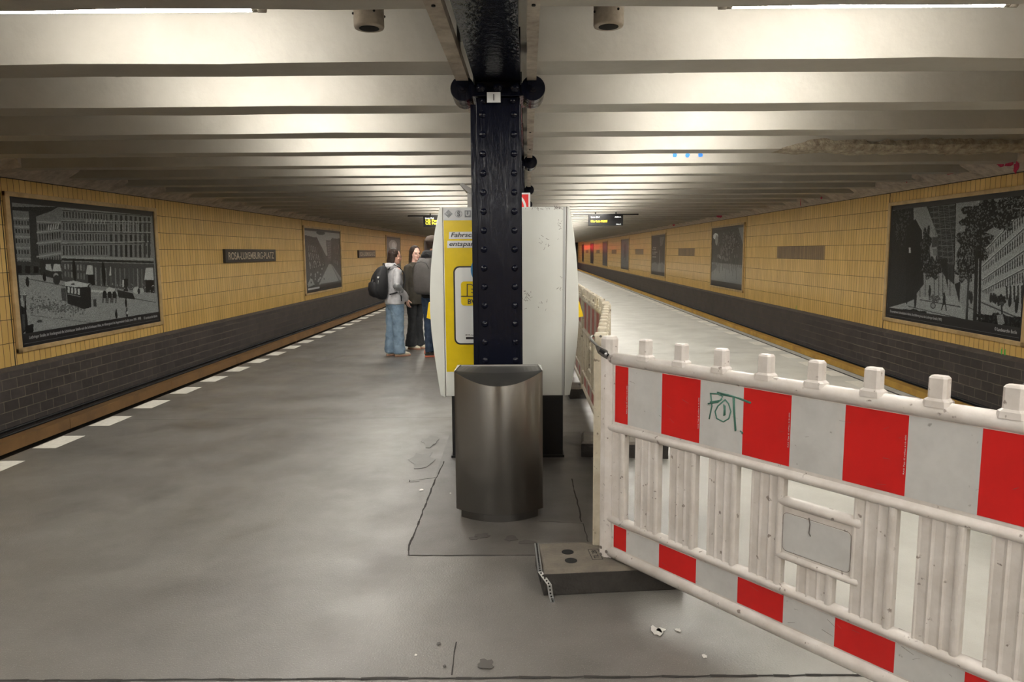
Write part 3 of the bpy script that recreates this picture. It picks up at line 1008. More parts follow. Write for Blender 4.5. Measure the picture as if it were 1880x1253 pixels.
P.poly(st, .19, .15)
P.line(c(230, 680), c(640, 760), .008, .08); P.line(c(640, 760), c(1280, 875), .008, .07)
P.line(c(250, 980), c(900, 1060), .006, .10)
P.line(c(740, 780), c(1000, 800), .02, .33)
for _ in range(240):
    x = random.uniform(250, 700); y = 900 + (x - 250) * .05 + random.gauss(0, 28)
    P.ell(c(x, y), .006, .006, random.uniform(.05, .11))
for _ in range(900):
    p = c(random.uniform(130, 1280), random.uniform(720, 1100)); P.ell(p, .004, .005, random.uniform(.13, .24))
# tram
P.poly([c(540, 735), c(745, 750), c(750, 915), c(690, 930), c(555, 885)], .018)
P.poly([c(528, 712), c(600, 695), c(725, 722), c(722, 748), c(610, 750), c(535, 738)], .36)
P.poly([c(580, 708), c(625, 700), c(655, 712), c(610, 722)], .30); P.line(c(585, 724), c(612, 726), .012, .03)
P.grid([c(550, 745), c(660, 762), c(660, 815), c(550, 795)], 4, 1, .6, .95, .34)
P.line(c(555, 805), c(660, 828), .008, .12)
P.poly([c(500, 760), c(540, 755), c(548, 865), c(510, 860)], .05, .8)
P.poly([c(765, 850), c(790, 848), c(792, 910), c(768, 908)], .03)
# carriage, horses, people
for x in (860, 900, 940):
    P.ell(c(x, 810), .016, .036, .012)
    for dx in (-12, 14): P.line(c(x + dx, 820), c(x + dx - 3, 880), .008, .012)
P.poly([c(870, 765), c(900, 750), c(945, 762), c(940, 785), c(875, 785)], .33)
P.poly([c(960, 770), c(1090, 800), c(1110, 850), c(975, 835)], .02, .5)
P.ell(c(1120, 775), .03, .035, .3); P.ell(c(1160, 780), .025, .03, .25); P.ell(c(1140, 782), .012, .03, .03)
for x, y, h in ((1035, 880, 80), (1042, 965, 75), (955, 975, 70), (225, 710, 65), (365, 670, 60), (725, 770, 50)):
    P.ell(c(x, y), .010, h / 1900, .015); P.ell(c(x, y - h * .5), .006, .012, .02)
P.ell(c(1045, 960), .008, .015, .3); P.ell(c(460, 660), .016, .028, .22); P.ell(c(465, 690), .022, .04, .03)
# dark corner with lanterns
P.poly([c(60, 830), c(160, 830), c(170, 900), c(215, 930), c(235, 1090), c(60, 1250)], .018)
P.poly([c(140, 980), c(205, 970), c(215, 1100), c(150, 1120)], .05)
P.line(c(205, 800), c(215, 1100), .010, .015)
for x in (157, 202):
    P.poly([c(x - 18, 815), c(x + 18, 815), c(x + 8, 865), c(x - 8, 865)], .06); P.poly([c(x - 14, 815), c(x + 14, 815), c(x, 790)], .25)
P.poly([c(210, 1070), c(275, 1050), c(275, 1120), c(210, 1150)], .015)
P.ell(c(600, 950), .002, .05, .03); P.ell(c(325, 1030), .015, .012, .04)
P.grain(.75)
P.a = np.clip((P.a - .01) * 1.55, .006, .6)
picture(-1, dL, wL, P, 'large old street photograph with a horse tram on the left wall, nearest the camera',
        'Lothringer Straße, im Vordergrund die Schönhauser Straße und die Schönhauser Allee, im Hintergrund die Angermünder Straße (etwa 1885 - 1890)', '© Landesarchiv Berlin', .80)

# --- large right picture: elevated railway drawing with trees
dR, wR = 10.35, 4.22
_ea, _eb, _fa, _fb = dR + .151, dR + wR - .151, .175 + .07 + .2, 2.505 - .07 - .085
def CR(x, y):
    p = on_s(1610 + x / 4.178, 340 + y / 4.178, SR - .024)
    return ((_eb - p.y) / (_eb - _ea), (_fb - p.z) / (_fb - _fa))
P = Pic(460, 264, 0.17)
c = CR
P.poly([c(90, 160), c(1200, 60), c(1200, 1150), c(90, 980)], .17, .25)
for _ in range(800):
    P.ell(c(random.uniform(600, 1128), random.uniform(100, 800)), .003, .005, random.uniform(.10, .26))
# elevated railway and lattice
P.poly([c(380, 160), c(605, 135), c(590, 760), c(520, 700), c(450, 570), c(470, 400)], .03)
for i in range(11):
    y = 170 + i * 42
    P.line(c(400 + i * 9, y), c(602, y - 20 + i * 3), .006, .10)
    P.line(c(405 + i * 9, y), c(600, y + 22), .004, .08); P.line(c(600, y - 18), c(420 + i * 9, y + 38), .004, .07)
for x in (430, 470, 510, 550): P.line(c(x, 160), c(x + 40, 600), .004, .09)
P.line(c(604, 135), c(590, 760), .006, .01)
P.poly([c(425, 400), c(470, 395), c(475, 470), c(420, 480)], .06); P.grid([c(425, 400), c(470, 395), c(475, 470), c(420, 480)], 5, 1, .4, .9, .02)
P.poly([c(430, 490), c(465, 490), c(460, 545), c(430, 540)], .10)
P.poly([c(445, 575), c(540, 560), c(545, 800), c(520, 690), c(490, 610)], .02)
# dark left trees and church
P.poly([c(100, 200), c(280, 170), c(300, 950), c(80, 960)], .02, .6)
P.leaf(c(190, 300), .09, .22, .012, .05, 500, .016)
P.poly([c(225, 330), c(295, 260), c(345, 350), c(360, 760), c(220, 940)], .016)
P.poly([c(285, 200), c(380, 160), c(440, 380), c(385, 320), c(355, 350)], .15, .2)
P.poly([c(245, 480), c(258, 480), c(260, 520), c(245, 520)], .3)
P.leaf(c(375, 470), .045, .20, .014, .06, 420, .015)
P.leaf(c(420, 640), .09, .11, .015, .08, 420, .014)
for x in (370, 440, 475, 505, 330, 560): P.line(c(x, 640), c(x, 860), .005, .02)
# pavement
P.poly([c(90, 940), c(230, 900), c(330, 860), c(600, 850), c(660, 930), c(690, 1060), c(300, 990), c(90, 985)], .20, .3)
P.line(c(330, 880), c(640, 935), .01, .04); P.line(c(240, 930), c(700, 1040), .008, .05)
P.poly([c(595, 760), c(640, 740), c(632, 910)], .015)
P.leaf(c(440, 870), .05, .03, .05, .14, 160, .012)
P.ell(c(430, 925), .022, .03, .05); P.ell(c(430, 925), .014, .02, .16)
for x, y, h in ((295, 880, 150), (230, 860, 130), (405, 820, 80), (515, 880, 90)):
    P.ell(c(x, y), .011, h / 1800, .015); P.ell(c(x, y - h * .5), .007, .014, .02)
P.line(c(515, 880), c(495, 960), .008, .015); P.line(c(520, 880), c(532, 965), .008, .015)
# right-hand houses and street
P.poly([c(800, 620), c(910, 430), c(1040, 250), c(1200, 100), c(1200, 960), c(980, 870), c(800, 790)], .21, .2)
for i, (ya, yb) in enumerate(((440, 200), (540, 350), (650, 520), (740, 660))):
    P.grid([c(905, ya), c(1125, yb), c(1125, yb + 95), c(905, ya + 62)], 12, 1, .42, .85, .03, .4)
    P.grid([c(810, ya + 105 - i * 8), c(900, ya + 20), c(900, ya + 70), c(810, ya + 145 - i * 10)], 7, 1, .4, .8, .05, .4)
    P.line(c(805, ya + 90 - i * 5), c(1127, yb - 14), .010, .06)
    P.line(c(805, ya + 84 - i * 5), c(1127, yb - 24), .006, .30)
P.grid([c(980, 770), c(1128, 760), c(1128, 930), c(985, 880)], 5, 1, .5, .9, .03, .3)
P.poly([c(790, 820), c(900, 860), c(1128, 970), c(1200, 1130), c(800, 1075)], .20, .25)
P.line(c(690, 930), c(1000, 1100), .006, .04); P.line(c(800, 900), c(1128, 1040), .012, .05)
for x, y, h in ((875, 870, 60), (895, 870, 60), (910, 880, 60), (1020, 890, 80), (1072, 920, 110), (725, 870, 80), (712, 850, 60)):
    P.ell(c(x, y), .010, h / 1700, .02); P.ell(c(x, y - h * .55), .006, .010, .03)
P.leaf(c(950, 885), .030, .045, .015, .05, 160, .013); P.line(c(955, 920), c(960, 990), .010, .02)
# trees on the right
P.leaf(c(870, 230), .22, .15, .014, .09, 950, .016)
P.leaf(c(740, 440), .13, .21, .014, .10, 900, .015)
P.leaf(c(680, 640), .08, .13, .014, .10, 420, .014)
P.leaf(c(1060, 130), .10, .07, .014, .12, 260, .013)
P.poly([c(755, 470), c(780, 470), c(765, 1070), c(735, 1065)], .02); P.poly([c(788, 300), c(805, 300), c(795, 1070), c(775, 1070)], .016)
P.poly([c(697, 700), c(712, 700), c(696, 1055), c(678, 1050)], .03)
P.line(c(790, 330), c(900, 200), .010, .02); P.line(c(790, 330), c(720, 250), .010, .02)
# bushes and fountain at the bottom
P.leaf(c(300, 985), .13, .035, .010, .03, 360, .014)
P.leaf(c(990, 1050), .20, .06, .010, .03, 560, .015)
P.poly([c(600, 1050), c(1130, 1090), c(1130, 1250), c(600, 1150)], .012)
P.poly([c(920, 1000), c(965, 990), c(980, 1060), c(930, 1090)], .16, .6)
P.grain(.85)
P.a = np.clip((P.a - .01) * 1.5, .006, .6)
picture(1, dR, wR, P, 'large print of trees and an elevated railway on the right wall, nearest the camera',
        'Die projektierte Schwebebahn in Berlin, Durchführung durch die Lothringer Straße (1905)', '© Landesarchiv Berlin', .46)


# --- the smaller looking ones further on
def streetcanyon():
    P = Pic(90, 120, .08)
    P.poly([(0, 0), (1, 0), (1, .12), (.75, .10), (.6, .45), (.55, .45), (.3, .1), (0, .15)], .34, .2)
    P.poly([(0, .08), (.32, .12), (.52, .55), (.40, .85), (.3, 1), (0, 1)], .055, .8)
    P.poly([(1, .1), (.72, .12), (.62, .50), (.66, .6), (1, .95)], .06, .8)
    P.poly([(.56, .15), (.72, .15), (.70, .55), (.60, .55)], .10, .6)
    P.grid([(.60, .18), (.70, .17), (.69, .50), (.62, .52)], 3, 7, .5, .6, .24)
    P.grid([(.05, .2), (.32, .3), (.40, .65), (.08, .7)], 6, 3, .3, .8, .22, .6)
    P.grid([(.78, .25), (.98, .2), (.98, .7), (.76, .6)], 4, 4, .3, .7, .14, .6)
    P.poly([(.62, .62), (.68, .62), (.92, .97), (.32, .98)], .28, .1)
    P.poly([(.68, .62), (.72, .63), (1, .92), (1, .97), (.95, .97)], .22, .2)
    P.poly([(.02, .95), (.12, .82), (.2, .97), (.04, 1)], .3, .3)
    for _ in range(30): P.ell((random.uniform(.1, .5), random.uniform(.55, .95)), .015, .02, random.choice((.02, .3)))
    P.ell((.42, .02), .12, .04, .03)
    P.grain(.2)
    return P


def watertrees():
    P = Pic(90, 120, .22)
    P.poly([(0, 0), (.85, 0), (1, .3), (1, .55), (0, .55)], .045, .9)
    P.leaf((.6, .25), .35, .22, .02, .14, 260, .03)
    P.poly([(0, .55), (1, .52), (1, .66), (0, .64)], .04, .5)
    for i in range(26):
        u = .05 + i * .037; P.poly([(u, .55), (u + .022, .55), (u + .012, .72 + random.uniform(0, .24))], random.choice((.03, .05, .08)))
    for i in range(40):
        u = random.uniform(.15, .85); v = random.uniform(.15, .55); P.line((u, v), (u, v + .06), .012, .26)
    P.poly([(0, .68), (.12, .66), (.2, .72), (.1, .8), (0, .84)], .10, .5)
    P.ell((.12, .12), .09, .06, .75); P.ell((.16, .20), .05, .10, .3)
    P.grain(.2)
    return P


def poster_dark():
    P = Pic(80, 110, .02, (1, .97, .95))
    for (v0, v1, u1) in ((.30, .33, .34), (.35, .38, .28), (.43, .46, .40), (.48, .51, .30), (.56, .60, .34), (.84, .88, .2)):
        for i in range(int(u1 / .035)):
            if random.random() < .85: P.poly([(.06 + i * .035, v0), (.085 + i * .035, v0), (.085 + i * .035, v1), (.06 + i * .035, v1)], .36)
    for i in range(18): P.ell((.62, .4 + i * .025), .018, .007, .45)
    P.poly([(.6, .02), (.95, .02), (.8, .25), (.65, .28)], .12, .8)
    P.poly([(.02, .78), (.3, .74), (.5, .8), (.8, .72), (1, .8), (1, 1), (0, 1)], .11, .5)
    P.poly([(.55, .75), (.7, .78), (.72, 1), (.5, 1)], .16, .5)
    P.grain(.3)
    return P


def portrait_grey(a, b):
    P = Pic(60, 90, a)
    P.ell((.5, .25), .13, .12, b); P.poly([(.3, .9), (.38, .36), (.62, .36), (.74, .9)], b, .5)
    P.poly([(0, .82), (1, .78), (1, 1), (0, 1)], a * .6, .5)
    P.leaf((.5, .75), .4, .1, a * .5, a * 1.5, 80, .03)
    P.grain(.5)
    return P


picture(-1, 24.28, 4.85, streetcanyon(), 'old photograph of a narrow street on the left wall between two station signs', '-', None, .3)
P = portrait_grey(.14, .05); P.ell((.45, .18), .3, .14, .5); P.ell((.5, .2), .15, .1, .8)
picture(-1, 38.45, 4.4, P, 'pale photograph on the left wall behind the head of the woman in the grey jacket')
picture(-1, 52.4, 4.4, portrait_grey(.10, .04), 'fourth picture along the left wall, mostly hidden by the people')
labs = ['photograph of trees mirrored in water, second picture along the right wall', 'black poster with white writing, third picture along the right wall',
        'grey photograph of a standing figure, fourth picture along the right wall', 'dark photograph under the red glow, fifth along the right wall',
        'narrow dark picture under the red glow, sixth along the right wall', 'farthest dark picture on the right wall at the end of the red glow']
for i, P in enumerate((watertrees(), poster_dark(), portrait_grey(.12, .04), portrait_grey(.05, .12), portrait_grey(.03, .08), portrait_grey(.025, .05))):
    picture(1, (24.15, 37.85, 51.4, 65.1, 78.7, 92.3)[i], (4.35, 4.4, 4.5, 4.4, 4.4, 3.4)[i], P, labs[i])

# --- station name signs on the left, bare brown gaps on the right
for i, (a, b) in enumerate(((17.85, 21.42), (32.0, 35.5), (45.95, 49.4))):
    lab = ['black station name sign on the left wall between the two nearest pictures', 'second station name sign along the left wall, left of the woman with the backpack',
           'third station name sign on the left wall, beside the cap of the man'][i]
    t = thing('station_sign', lab, 'sign', TW(SL, (a + b) / 2, 1.37), 0, 'station name signs on the left wall')
    bm = bmesh.new(); tbox(bm, SL + .001, SL + .07, a, b, 1.37, 1.705); obj('sign_panel', bm, 'sign_bk', t, bevel=.004)
    text('station_name', 'ROSA-LUXEMBURG-PLATZ', 'sign_text', t, TW(SL + .0705, (a + b) / 2, 1.537), (K, 1, 0), (0, 0, 1), width=(b - a) * .9, height=.19, bold=.010)
for a, b in ((17.66, 21.03), (31.4, 34.75), (45.2, 48.6), (58.9, 62.2), (72.6, 76.0), (86.2, 89.6)):
    bm = bmesh.new(); tbox(bm, SR - .004, SR + .02, a, b, 1.352, 1.685)
    o = obj('bare_sign_patch', bm, 'btile', wr); o['label'] = 'brown unglazed patch where a name sign was removed'
# ------------------------------------------------------------------ departure boards, sign on the second column, info post
def board(px0, px1, lab, l1, l2, two=False):
    a = on_y(px0, 405, 23.5); b = on_y(px1, 405, 23.5)
    x0, x1, y = a.x, b.x, 23.5
    t = thing('departure_display', lab, 'display', ((x0 + x1) / 2, y, 2.405), 0, 'departure displays under the ceiling')
    bm = bmesh.new(); vbox(bm, (x0, y, 2.405), (x1, y + .16, 2.735)); obj('housing', bm, 'blackm', t, bevel=.005)
    bm = bmesh.new(); vbox(bm, (x0 - .5, y + .04, 2.735), (x1 + .5, y + .10, 2.775)); obj('hanging_rail', bm, 'blackm', t)
    for s in (.2, .8):
        bm = bmesh.new(); cyl(bm, (x0 + (x1 - x0) * s, y + .07, 2.775), (x0 + (x1 - x0) * s, y + .07, 3.30), .02, seg=8); obj('hanger', bm, 'blackm', t)
    scr = None
    bm = bmesh.new(); vbox(bm, (x0 + .03, y - .004, 2.43), (x1 - .03, y, 2.71)); scr = obj('screen', bm, 'pblack', t)
    X, U = (1, 0, 0), (0, 0, 1)
    text('heading', 'Linie Ziel', 'ledw', scr, (x0 + .07, y - .006, 2.675), X, U, height=.045, width=.27, align='L')
    text('heading', 'Abfahrt', 'ledw', scr, (x1 - .07, y - .006, 2.675), X, U, height=.045, width=.20, align='R')
    if two:
        text('destination', 'U2 Pankow', 'led', scr, (x0 + .08, y - .006, 2.60), X, U, height=.07, width=.62, align='L', bold=.02)
        text('destination', 'U2 Pankow', 'led', scr, (x0 + .08, y - .006, 2.51), X, U, height=.07, width=.62, align='L', bold=.02)
    else:
        text('destination', 'Hier kein Halt!!!', 'led', scr, (x0 + .07, y - .006, 2.545), X, U, height=.07, width=.52, align='L', bold=.02)
    text('footer', 'Gleis 2' if not two else 'Gleis 1', 'ledw', scr, (x1 - .07, y - .006, 2.445), X, U, height=.03, width=.15, align='R')


board(1081, 1144, 'black departure display with one yellow line, right of the ticket machines', '', '')
board(777, 840, 'black departure display with two yellow lines, left of the ticket machines', '', '', True)

t = thing('alarm_sign', 'red sign with white arcs on the second column, above the right ticket machine', 'sign', (.01, 9.06, 1.98))
bm = bmesh.new(); vbox(bm, (-.215, 9.05, 1.96), (.236, 9.11, 2.315)); obj('sign_frame', bm, 'pwhite', t, bevel=.004)
bm = bmesh.new(); vbox(bm, (-.195, 9.044, 1.975), (.214, 9.05, 2.295)); fc = obj('sign_face', bm, 'firered', t)
for r0 in (.10, .16):
    bm = bmesh.new()
    c = Vector((0.00, 9.042, 2.13)); n = 12
    for sd in (0, 1):
        P0 = []
        for i in range(n + 1):
            a = math.radians(-50 + 100 * i / n) + (PI if sd else 0)
            P0.append(c + Vector((math.cos(a) * (r0 + .028), 0, math.sin(a) * (r0 + .028))))
        for i in range(n, -1, -1):
            a = math.radians(-50 + 100 * i / n) + (PI if sd else 0)
            P0.append(c + Vector((math.cos(a) * r0, 0, math.sin(a) * r0)))
        prism(bm, P0, (0, .002, 0))
    obj('white_arc', bm, 'pwhite', fc)
bm = bmesh.new(); vbox(bm, (-.02, 9.11, 2.0), (.03, 9.17, 2.28)); obj('bracket', bm, 'blackm', t)

t = thing('information_post', 'grey metal post with a sloping top bracket behind the left ticket machine', 'post', (-.45, 8.2, 0))
bm = bmesh.new(); vbox(bm, (-.475, 8.0, 0), (-.405, 8.06, 2.26)); obj('post', bm, 'steeld', t, bevel=.004)
bm = bmesh.new(); vbox(bm, (-.475, 8.9, 0), (-.405, 8.96, 2.26)); obj('post', bm, 'steeld', t, bevel=.004)
bm = bmesh.new(); prism(bm, [(-.555, 7.95, 2.325), (-.52, 7.95, 2.335), (-.36, 7.95, 2.24), (-.30, 7.95, 2.15), (-.36, 7.95, 2.19), (-.475, 7.95, 2.245)], (0, 1.05, 0))
obj('sloping_top', bm, 'steeld', t)
bm = bmesh.new(); vbox(bm, (-.455, 8.06, .9), (-.425, 8.9, 2.2)); obj('notice_panel', bm, 'blackm', t)

# ------------------------------------------------------------------ two ticket machines back to back
KY = 5.5
def kp(px, py, y=KY):
    return on_y(px, py, y)
KD = 0.80                      # depth of the machines along the platform


def sheet(name, pts, layer, matn, parent, y0=KY, th=.0012):
    """flat printed shape on the machine's side panel; pts in world x, z"""
    bm = bmesh.new()
    y = y0 - .0005 - layer * .0013
    prism(bm, [(p[0], y, p[1]) for p in pts], (0, -th, 0))
    return obj(name, bm, matn, parent)


def pxz(*q):
    out = []
    for (a, b) in q:
        p = kp(a, b); out.append((p.x, p.z))
    return out


mach = []
for side in (-1, 1):
    lab = 'grey ticket machine with a yellow poster on its end, left of the black column' if side < 0 else 'plain scratched grey ticket machine right of the black column'
    cx = -.30 if side < 0 else .20
    t = thing('ticket_machine', lab, 'ticket machine', (cx, KY + KD / 2, 0), 0, 'ticket machines standing back to back')
    mach.append(t)
    if side < 0:
        prof = [(807, 380), (804, 395), (798, 425), (794, 455), (790.5, 495), (789, 535), (789.5, 575), (792, 610), (797, 650), (803, 690), (809, 727), (818, 730), (812, 380)]
        seam = (812, 818)
    else:
        prof = [(1046, 379), (1049, 400), (1054, 430), (1058, 465), (1061, 505), (1062.5, 545), (1062.5, 590), (1060, 630), (1055, 670), (1050, 705), (1046, 726), (1036, 727), (1041, 379)]
    P = pxz(*prof)
    bm = bmesh.new(); prism(bm, [(p[0], KY + .004, p[1]) for p in P], (0, KD - .008, 0))
    obj('front_door', bm, 'kiosk', t, bevel=.004)
    xin = -.072
    if side < 0:
        Q = pxz((813.2, 381), (819.2, 728)); body = [(Q[0][0], 1.93), (Q[1][0], .494), (xin, .494), (xin, 1.93)]
    else:
        Q = pxz((1039.5, 380), (1035, 727)); body = [(Q[0][0], 1.93), (Q[1][0], .494), (xin + .004, .494), (xin + .004, 1.93)]
    bm = bmesh.new(); prism(bm, [(p[0], KY, p[1]) for p in body], (0, KD, 0))
    obj('cabinet', bm, 'kiosk', t, bevel=.003)
    bm = bmesh.new()
    q = (Q[0][0], Q[1][0])
    d_ = -.004 if side < 0 else .004
    hexa(bm, [(q[1] + d_, KY + .002, .495), (q[1], KY + .002, .495), (q[1], KY + KD - .01, .495), (q[1] + d_, KY + KD - .01, .495),
              (q[0] + d_, KY + .002, 1.928), (q[0], KY + .002, 1.928), (q[0], KY + KD - .01, 1.928), (q[0] + d_, KY + KD - .01, 1.928)])
    obj('door_seam', bm, 'scratch', t)
    if side > 0:
        bm = bmesh.new()
        a, b = pxz((1034, 380), (1031, 727))
        hexa(bm, [(b[0], KY - .002, .495), (b[0] + .018, KY - .002, .495), (b[0] + .018, KY, .495), (b[0], KY, .495),
                  (a[0], KY - .002, 1.928), (a[0] + .018, KY - .002, 1.928), (a[0] + .018, KY, 1.928), (a[0], KY, 1.928)])
        o = obj('edge_strip', bm, 'kedge', t)
    bx = (-.47, -.08) if side < 0 else (-.06, .392)
    bm = bmesh.new(); vbox(bm, (bx[0], KY + .01, 0), (bx[1], KY + KD - .05, .494)); obj('base', bm, 'blackm', t, bevel=.004)
    bm = bmesh.new(); vbox(bm, (bx[0] - .01, KY + .0, 0), (bx[1] + .01, KY + KD - .04, .02)); obj('base_foot', bm, 'blackm', t)
    # the working front with screen, slots and tray
    xs = -.60 if side < 0 else .49
    bm = bmesh.new(); vbox(bm, (xs + (-.015 if side < 0 else .0), KY + .18, 1.18), (xs + (.0 if side < 0 else .012), KY + .58, 1.50)); obj('screen', bm, 'pblack', t)
    bm = bmesh.new(); vbox(bm, (xs - .01, KY + .12, .80), (xs + (0.01 if side < 0 else .0), KY + .42, .96)); obj('ticket_tray', bm, 'pblack', t)
    # yellow flap sticking out of the front
    fy = KY + .50
    bm = bmesh.new()
    if side < 0:
        pp = [(783.2, 584), (787, 556), (800, 556), (800, 590)]
    else:
        pp = [(1063.5, 554), (1071, 581), (1063, 583), (1050, 583), (1050, 554)]
    prism(bm, [tuple(on_y(a, b, fy)) for a, b in pp], (0, .22, 0))
    obj('yellow_flap', bm, 'flagyel', t)
mL, mR = mach

# poster on the left machine
pb = bmesh.new()
A = pxz((814.5, 405), (820, 683))
T0 = pxz((814, 385))[0]
B = -.082
bm = bmesh.new()
prism(bm, [(T0[0], KY - .001, 1.925), (A[1][0], KY - .001, A[1][1]), (B, KY - .001, A[1][1]), (B, KY - .001, 1.925)], (0, -.002, 0))
post = obj('poster', bm, 'pyel', mL); post['label'] = 'yellow poster with a phone drawing'
Y1 = KY - .003
sheet('header_band', [(T0[0], 1.925), (A[0][0], A[0][1]), (B, A[0][1]), (B, 1.925)], 0, 'psilver', post, Y1)
def dia(cx, cz, r): return [(cx + r, cz), (cx, cz + r), (cx - r, cz), (cx, cz - r)]
def circ(cx, cz, r, n=28): return [(cx + r * math.cos(2 * PI * i / n), cz + r * math.sin(2 * PI * i / n)) for i in range(n)]
X, U = (1, 0, 0), (0, 0, 1)
def ptext(name, s, m, px, py, parent, layer, **kw):
    p = kp(px, py)
    return text(name, s, m, parent, (p.x, Y1 - .0005 - layer * .0013, p.z), X, U, **kw)
c = pxz((823.5, 393))[0]
o = sheet('emblem', dia(*c, .031), 1, 'pgrey', post, Y1); ptext('emblem_text', 'Bahn', 'psilver', 823.5, 393, o, 2.2, height=.016, bold=.03)
c = pxz((842, 393))[0]
o = sheet('emblem', circ(*c, .027), 1, 'pgrey', post, Y1); o2 = sheet('emblem_ring', circ(*c, .0235), 2, 'psilver', o, Y1); 
ptext('emblem_text', 'S', 'pgrey', 842, 393, o, 3.4, height=.040, bold=.06)
c = pxz((859, 393))[0]
o = sheet('emblem', [(c[0] - .024, c[1] - .026), (c[0] + .024, c[1] - .026), (c[0] + .024, c[1] + .026), (c[0] - .024, c[1] + .026)], 1, 'pgrey', post, Y1)
ptext('emblem_text', 'U', 'psilver', 859, 393, o, 2.2, height=.037, bold=.05)
c = pxz((881, 393))[0]
o = sheet('emblem', [(c[0] - .048, c[1] - .026), (c[0] + .048, c[1] - .026), (c[0] + .048, c[1] + .026), (c[0] - .048, c[1] + .026)], 1, 'pgrey', post, Y1)
p = kp(871, 393); text('emblem_text', 'Tram', 'psilver', o, (p.x, Y1 - .0033, p.z), X, U, height=.018, align='L', bold=.03)
for (x0, y0, y1, s, tx) in ((824.5, 426, 439, 'Fahrscheinlich', 828), (821.5, 442.5, 455.5, 'entspannteste', 825)):
    a, b = pxz((x0, y0), (x0 - .3, y1))
    o = sheet('slogan_strip', [(a[0], a[1]), (b[0], b[1]), (B + .001, b[1]), (B + .001, a[1])], 1, 'pwhite', post, Y1)
    p = kp(tx, (y0 + y1) / 2)
    text('slogan', s, 'pblack', o, (p.x, Y1 - .0033, p.z + (.004 if 'F' in s else -.004)), X, U, height=.034 if 'F' in s else .041, width=.335 if 'F' in s else .345, shear=.2, align='L', bold=.012)
a, b = pxz((833, 489), (834, 633))
ph = [(a[0], a[1]), (b[0], b[1])]
o = sheet('phone_outline', rrect(a[0] - .004, b[1], B - .012, a[1], .045), 1, 'pblack', post, Y1)
ps = sheet('phone_screen', rrect(a[0] + .008, b[1] + .011, B - .024, a[1] - .011, .037), 2, 'pwhite', post, Y1)
a, b = pxz((846, 517), (848, 561.5))
sheet('app_icon', rrect(a[0], b[1], a[0] + .2, a[1], .026), 3, 'pyel', ps, Y1)
l0, l1 = pxz((846.5, 543.5), (846.5, 545.3))
sheet('icon_line', [(a[0], l1[1]), (a[0] + .2, l1[1]), (a[0] + .2, l0[1]), (a[0], l0[1])], 4, 'pblack', ps, Y1)
q = pxz((857, 545), (857, 521.5), (865, 521.5), (868.5, 523.5), (884, 523.5), (887, 521.5), (895, 521.5), (895, 545))
qi = pxz((858.7, 545), (858.7, 523), (864.5, 523), (868, 525.2), (884.5, 525.2), (888, 523), (893.5, 523), (893.5, 545))
sheet('icon_ticket', q + qi[::-1], 4, 'pblack', ps, Y1)
for yy in (531, 537):
    a, b = pxz((865, yy - .7), (873.5, yy + .7)); sheet('icon_line', [(a[0], a[1]), (b[0], a[1]), (b[0], b[1]), (a[0], b[1])], 4, 'pblack', ps, Y1)
p = kp(859, 553.8); text('app_name', 'BVG', 'pblack', ps, (p.x, Y1 - .0072, p.z), X, U, height=.040, width=.094, align='L', bold=.03)
p = kp(855, 615.5); text('web_address', 'BVG.de/Ticket-App', 'pblack', ps, (p.x, Y1 - .0058, p.z), X, U, height=.012, width=.155, align='L', bold=.02)
for x0 in (855.5, 872):
    a, b = pxz((x0, 618.8), (x0 + 14, 623)); o = sheet('store_badge', rrect(a[0], b[1], b[0], a[1], .004), 3, 'pblack', ps, Y1)
c = pxz((893, 496))[0]
o = sheet('blue_disc', circ(c[0], c[1], .118, 40), 4, 'pblue', post, Y1)
p = kp(872, 486); text('disc_text', 'TICKET', 'pwhite', o, (p.x, Y1 - .0072, p.z), X, U, height=.036, align='L', bold=.05)
# scratches on the right machine
def scr(px, py, n, ru, rv, parent=mR):
    bm = bmesh.new()
    for _ in range(n):
        c = kp(px + random.gauss(0, ru), py + random.gauss(0, rv))
        a = random.uniform(0, PI); l = random.uniform(.004, .013); w_ = random.uniform(.0008, .0022)
        d = Vector((math.cos(a), 0, math.sin(a))) * l; nn = Vector((-math.sin(a), 0, math.cos(a))) * w_
        prism(bm, [c - d - nn, c + d - nn * .4, c + d + nn, c - d + nn * .6], (0, -.0006, 0))
    return bm
bm = bmesh.new()
for args in ((966, 545, 26, 5, 5), (1030, 530, 8, 3, 2), (1000, 445, 12, 9, 6), (990, 383, 14, 16, 1.2), (1028, 382, 20, 6, 1), (1025, 410, 7, 3, 6), (1033, 508, 5, 2, 3), (1004, 553, 2, 1, 1), (985, 560, 5, 12, 5)):
    b2 = scr(*args)
    me_ = bpy.data.meshes.new('x'); b2.to_mesh(me_); b2.free(); bm.from_mesh(me_); bpy.data.meshes.remove(me_)
o = obj('scratches', bm, 'scratch', mR); o['kind'] = 'stuff'

# ------------------------------------------------------------------ stainless litter bin
bx, by = -.082, 4.52      # centre, back
t = thing('litter_bin', 'curved brushed steel litter bin in front of the black column', 'bin', (bx, 4.34, 0))
def arc(hw, yb, ys, bul, n=20):
    """outline seen from above: straight back and sides, bulging front"""
    pts = [(bx + hw, yb), (bx - hw, yb)]
    for i in range(n + 1):
        u = -1 + 2 * i / n
        pts.append((bx + u * hw, ys - bul * (1 - u * u)))
    return pts
out = arc(.262, 4.50, 4.235, .115)
bm = bmesh.new()
top = lambda x, y: .815 + (y - 4.12) * .21 if y < 4.45 else .885
ztop = []
vb = [bm.verts.new((x, y, .055)) for x, y in out]
vt = [bm.verts.new((x, y, min(.905, .826 + (y - 4.12) * .62) if y < 4.4 else .895)) for x, y in out]
n = len(out)
for i in range(n):
    j = (i + 1) % n
    f = bm.faces.new((vb[i], vb[j], vt[j], vt[i])); f.smooth = 2 <= i < n - 1
bm.faces.new(vb[::-1])
o = obj('body', bm, 'steel', t)
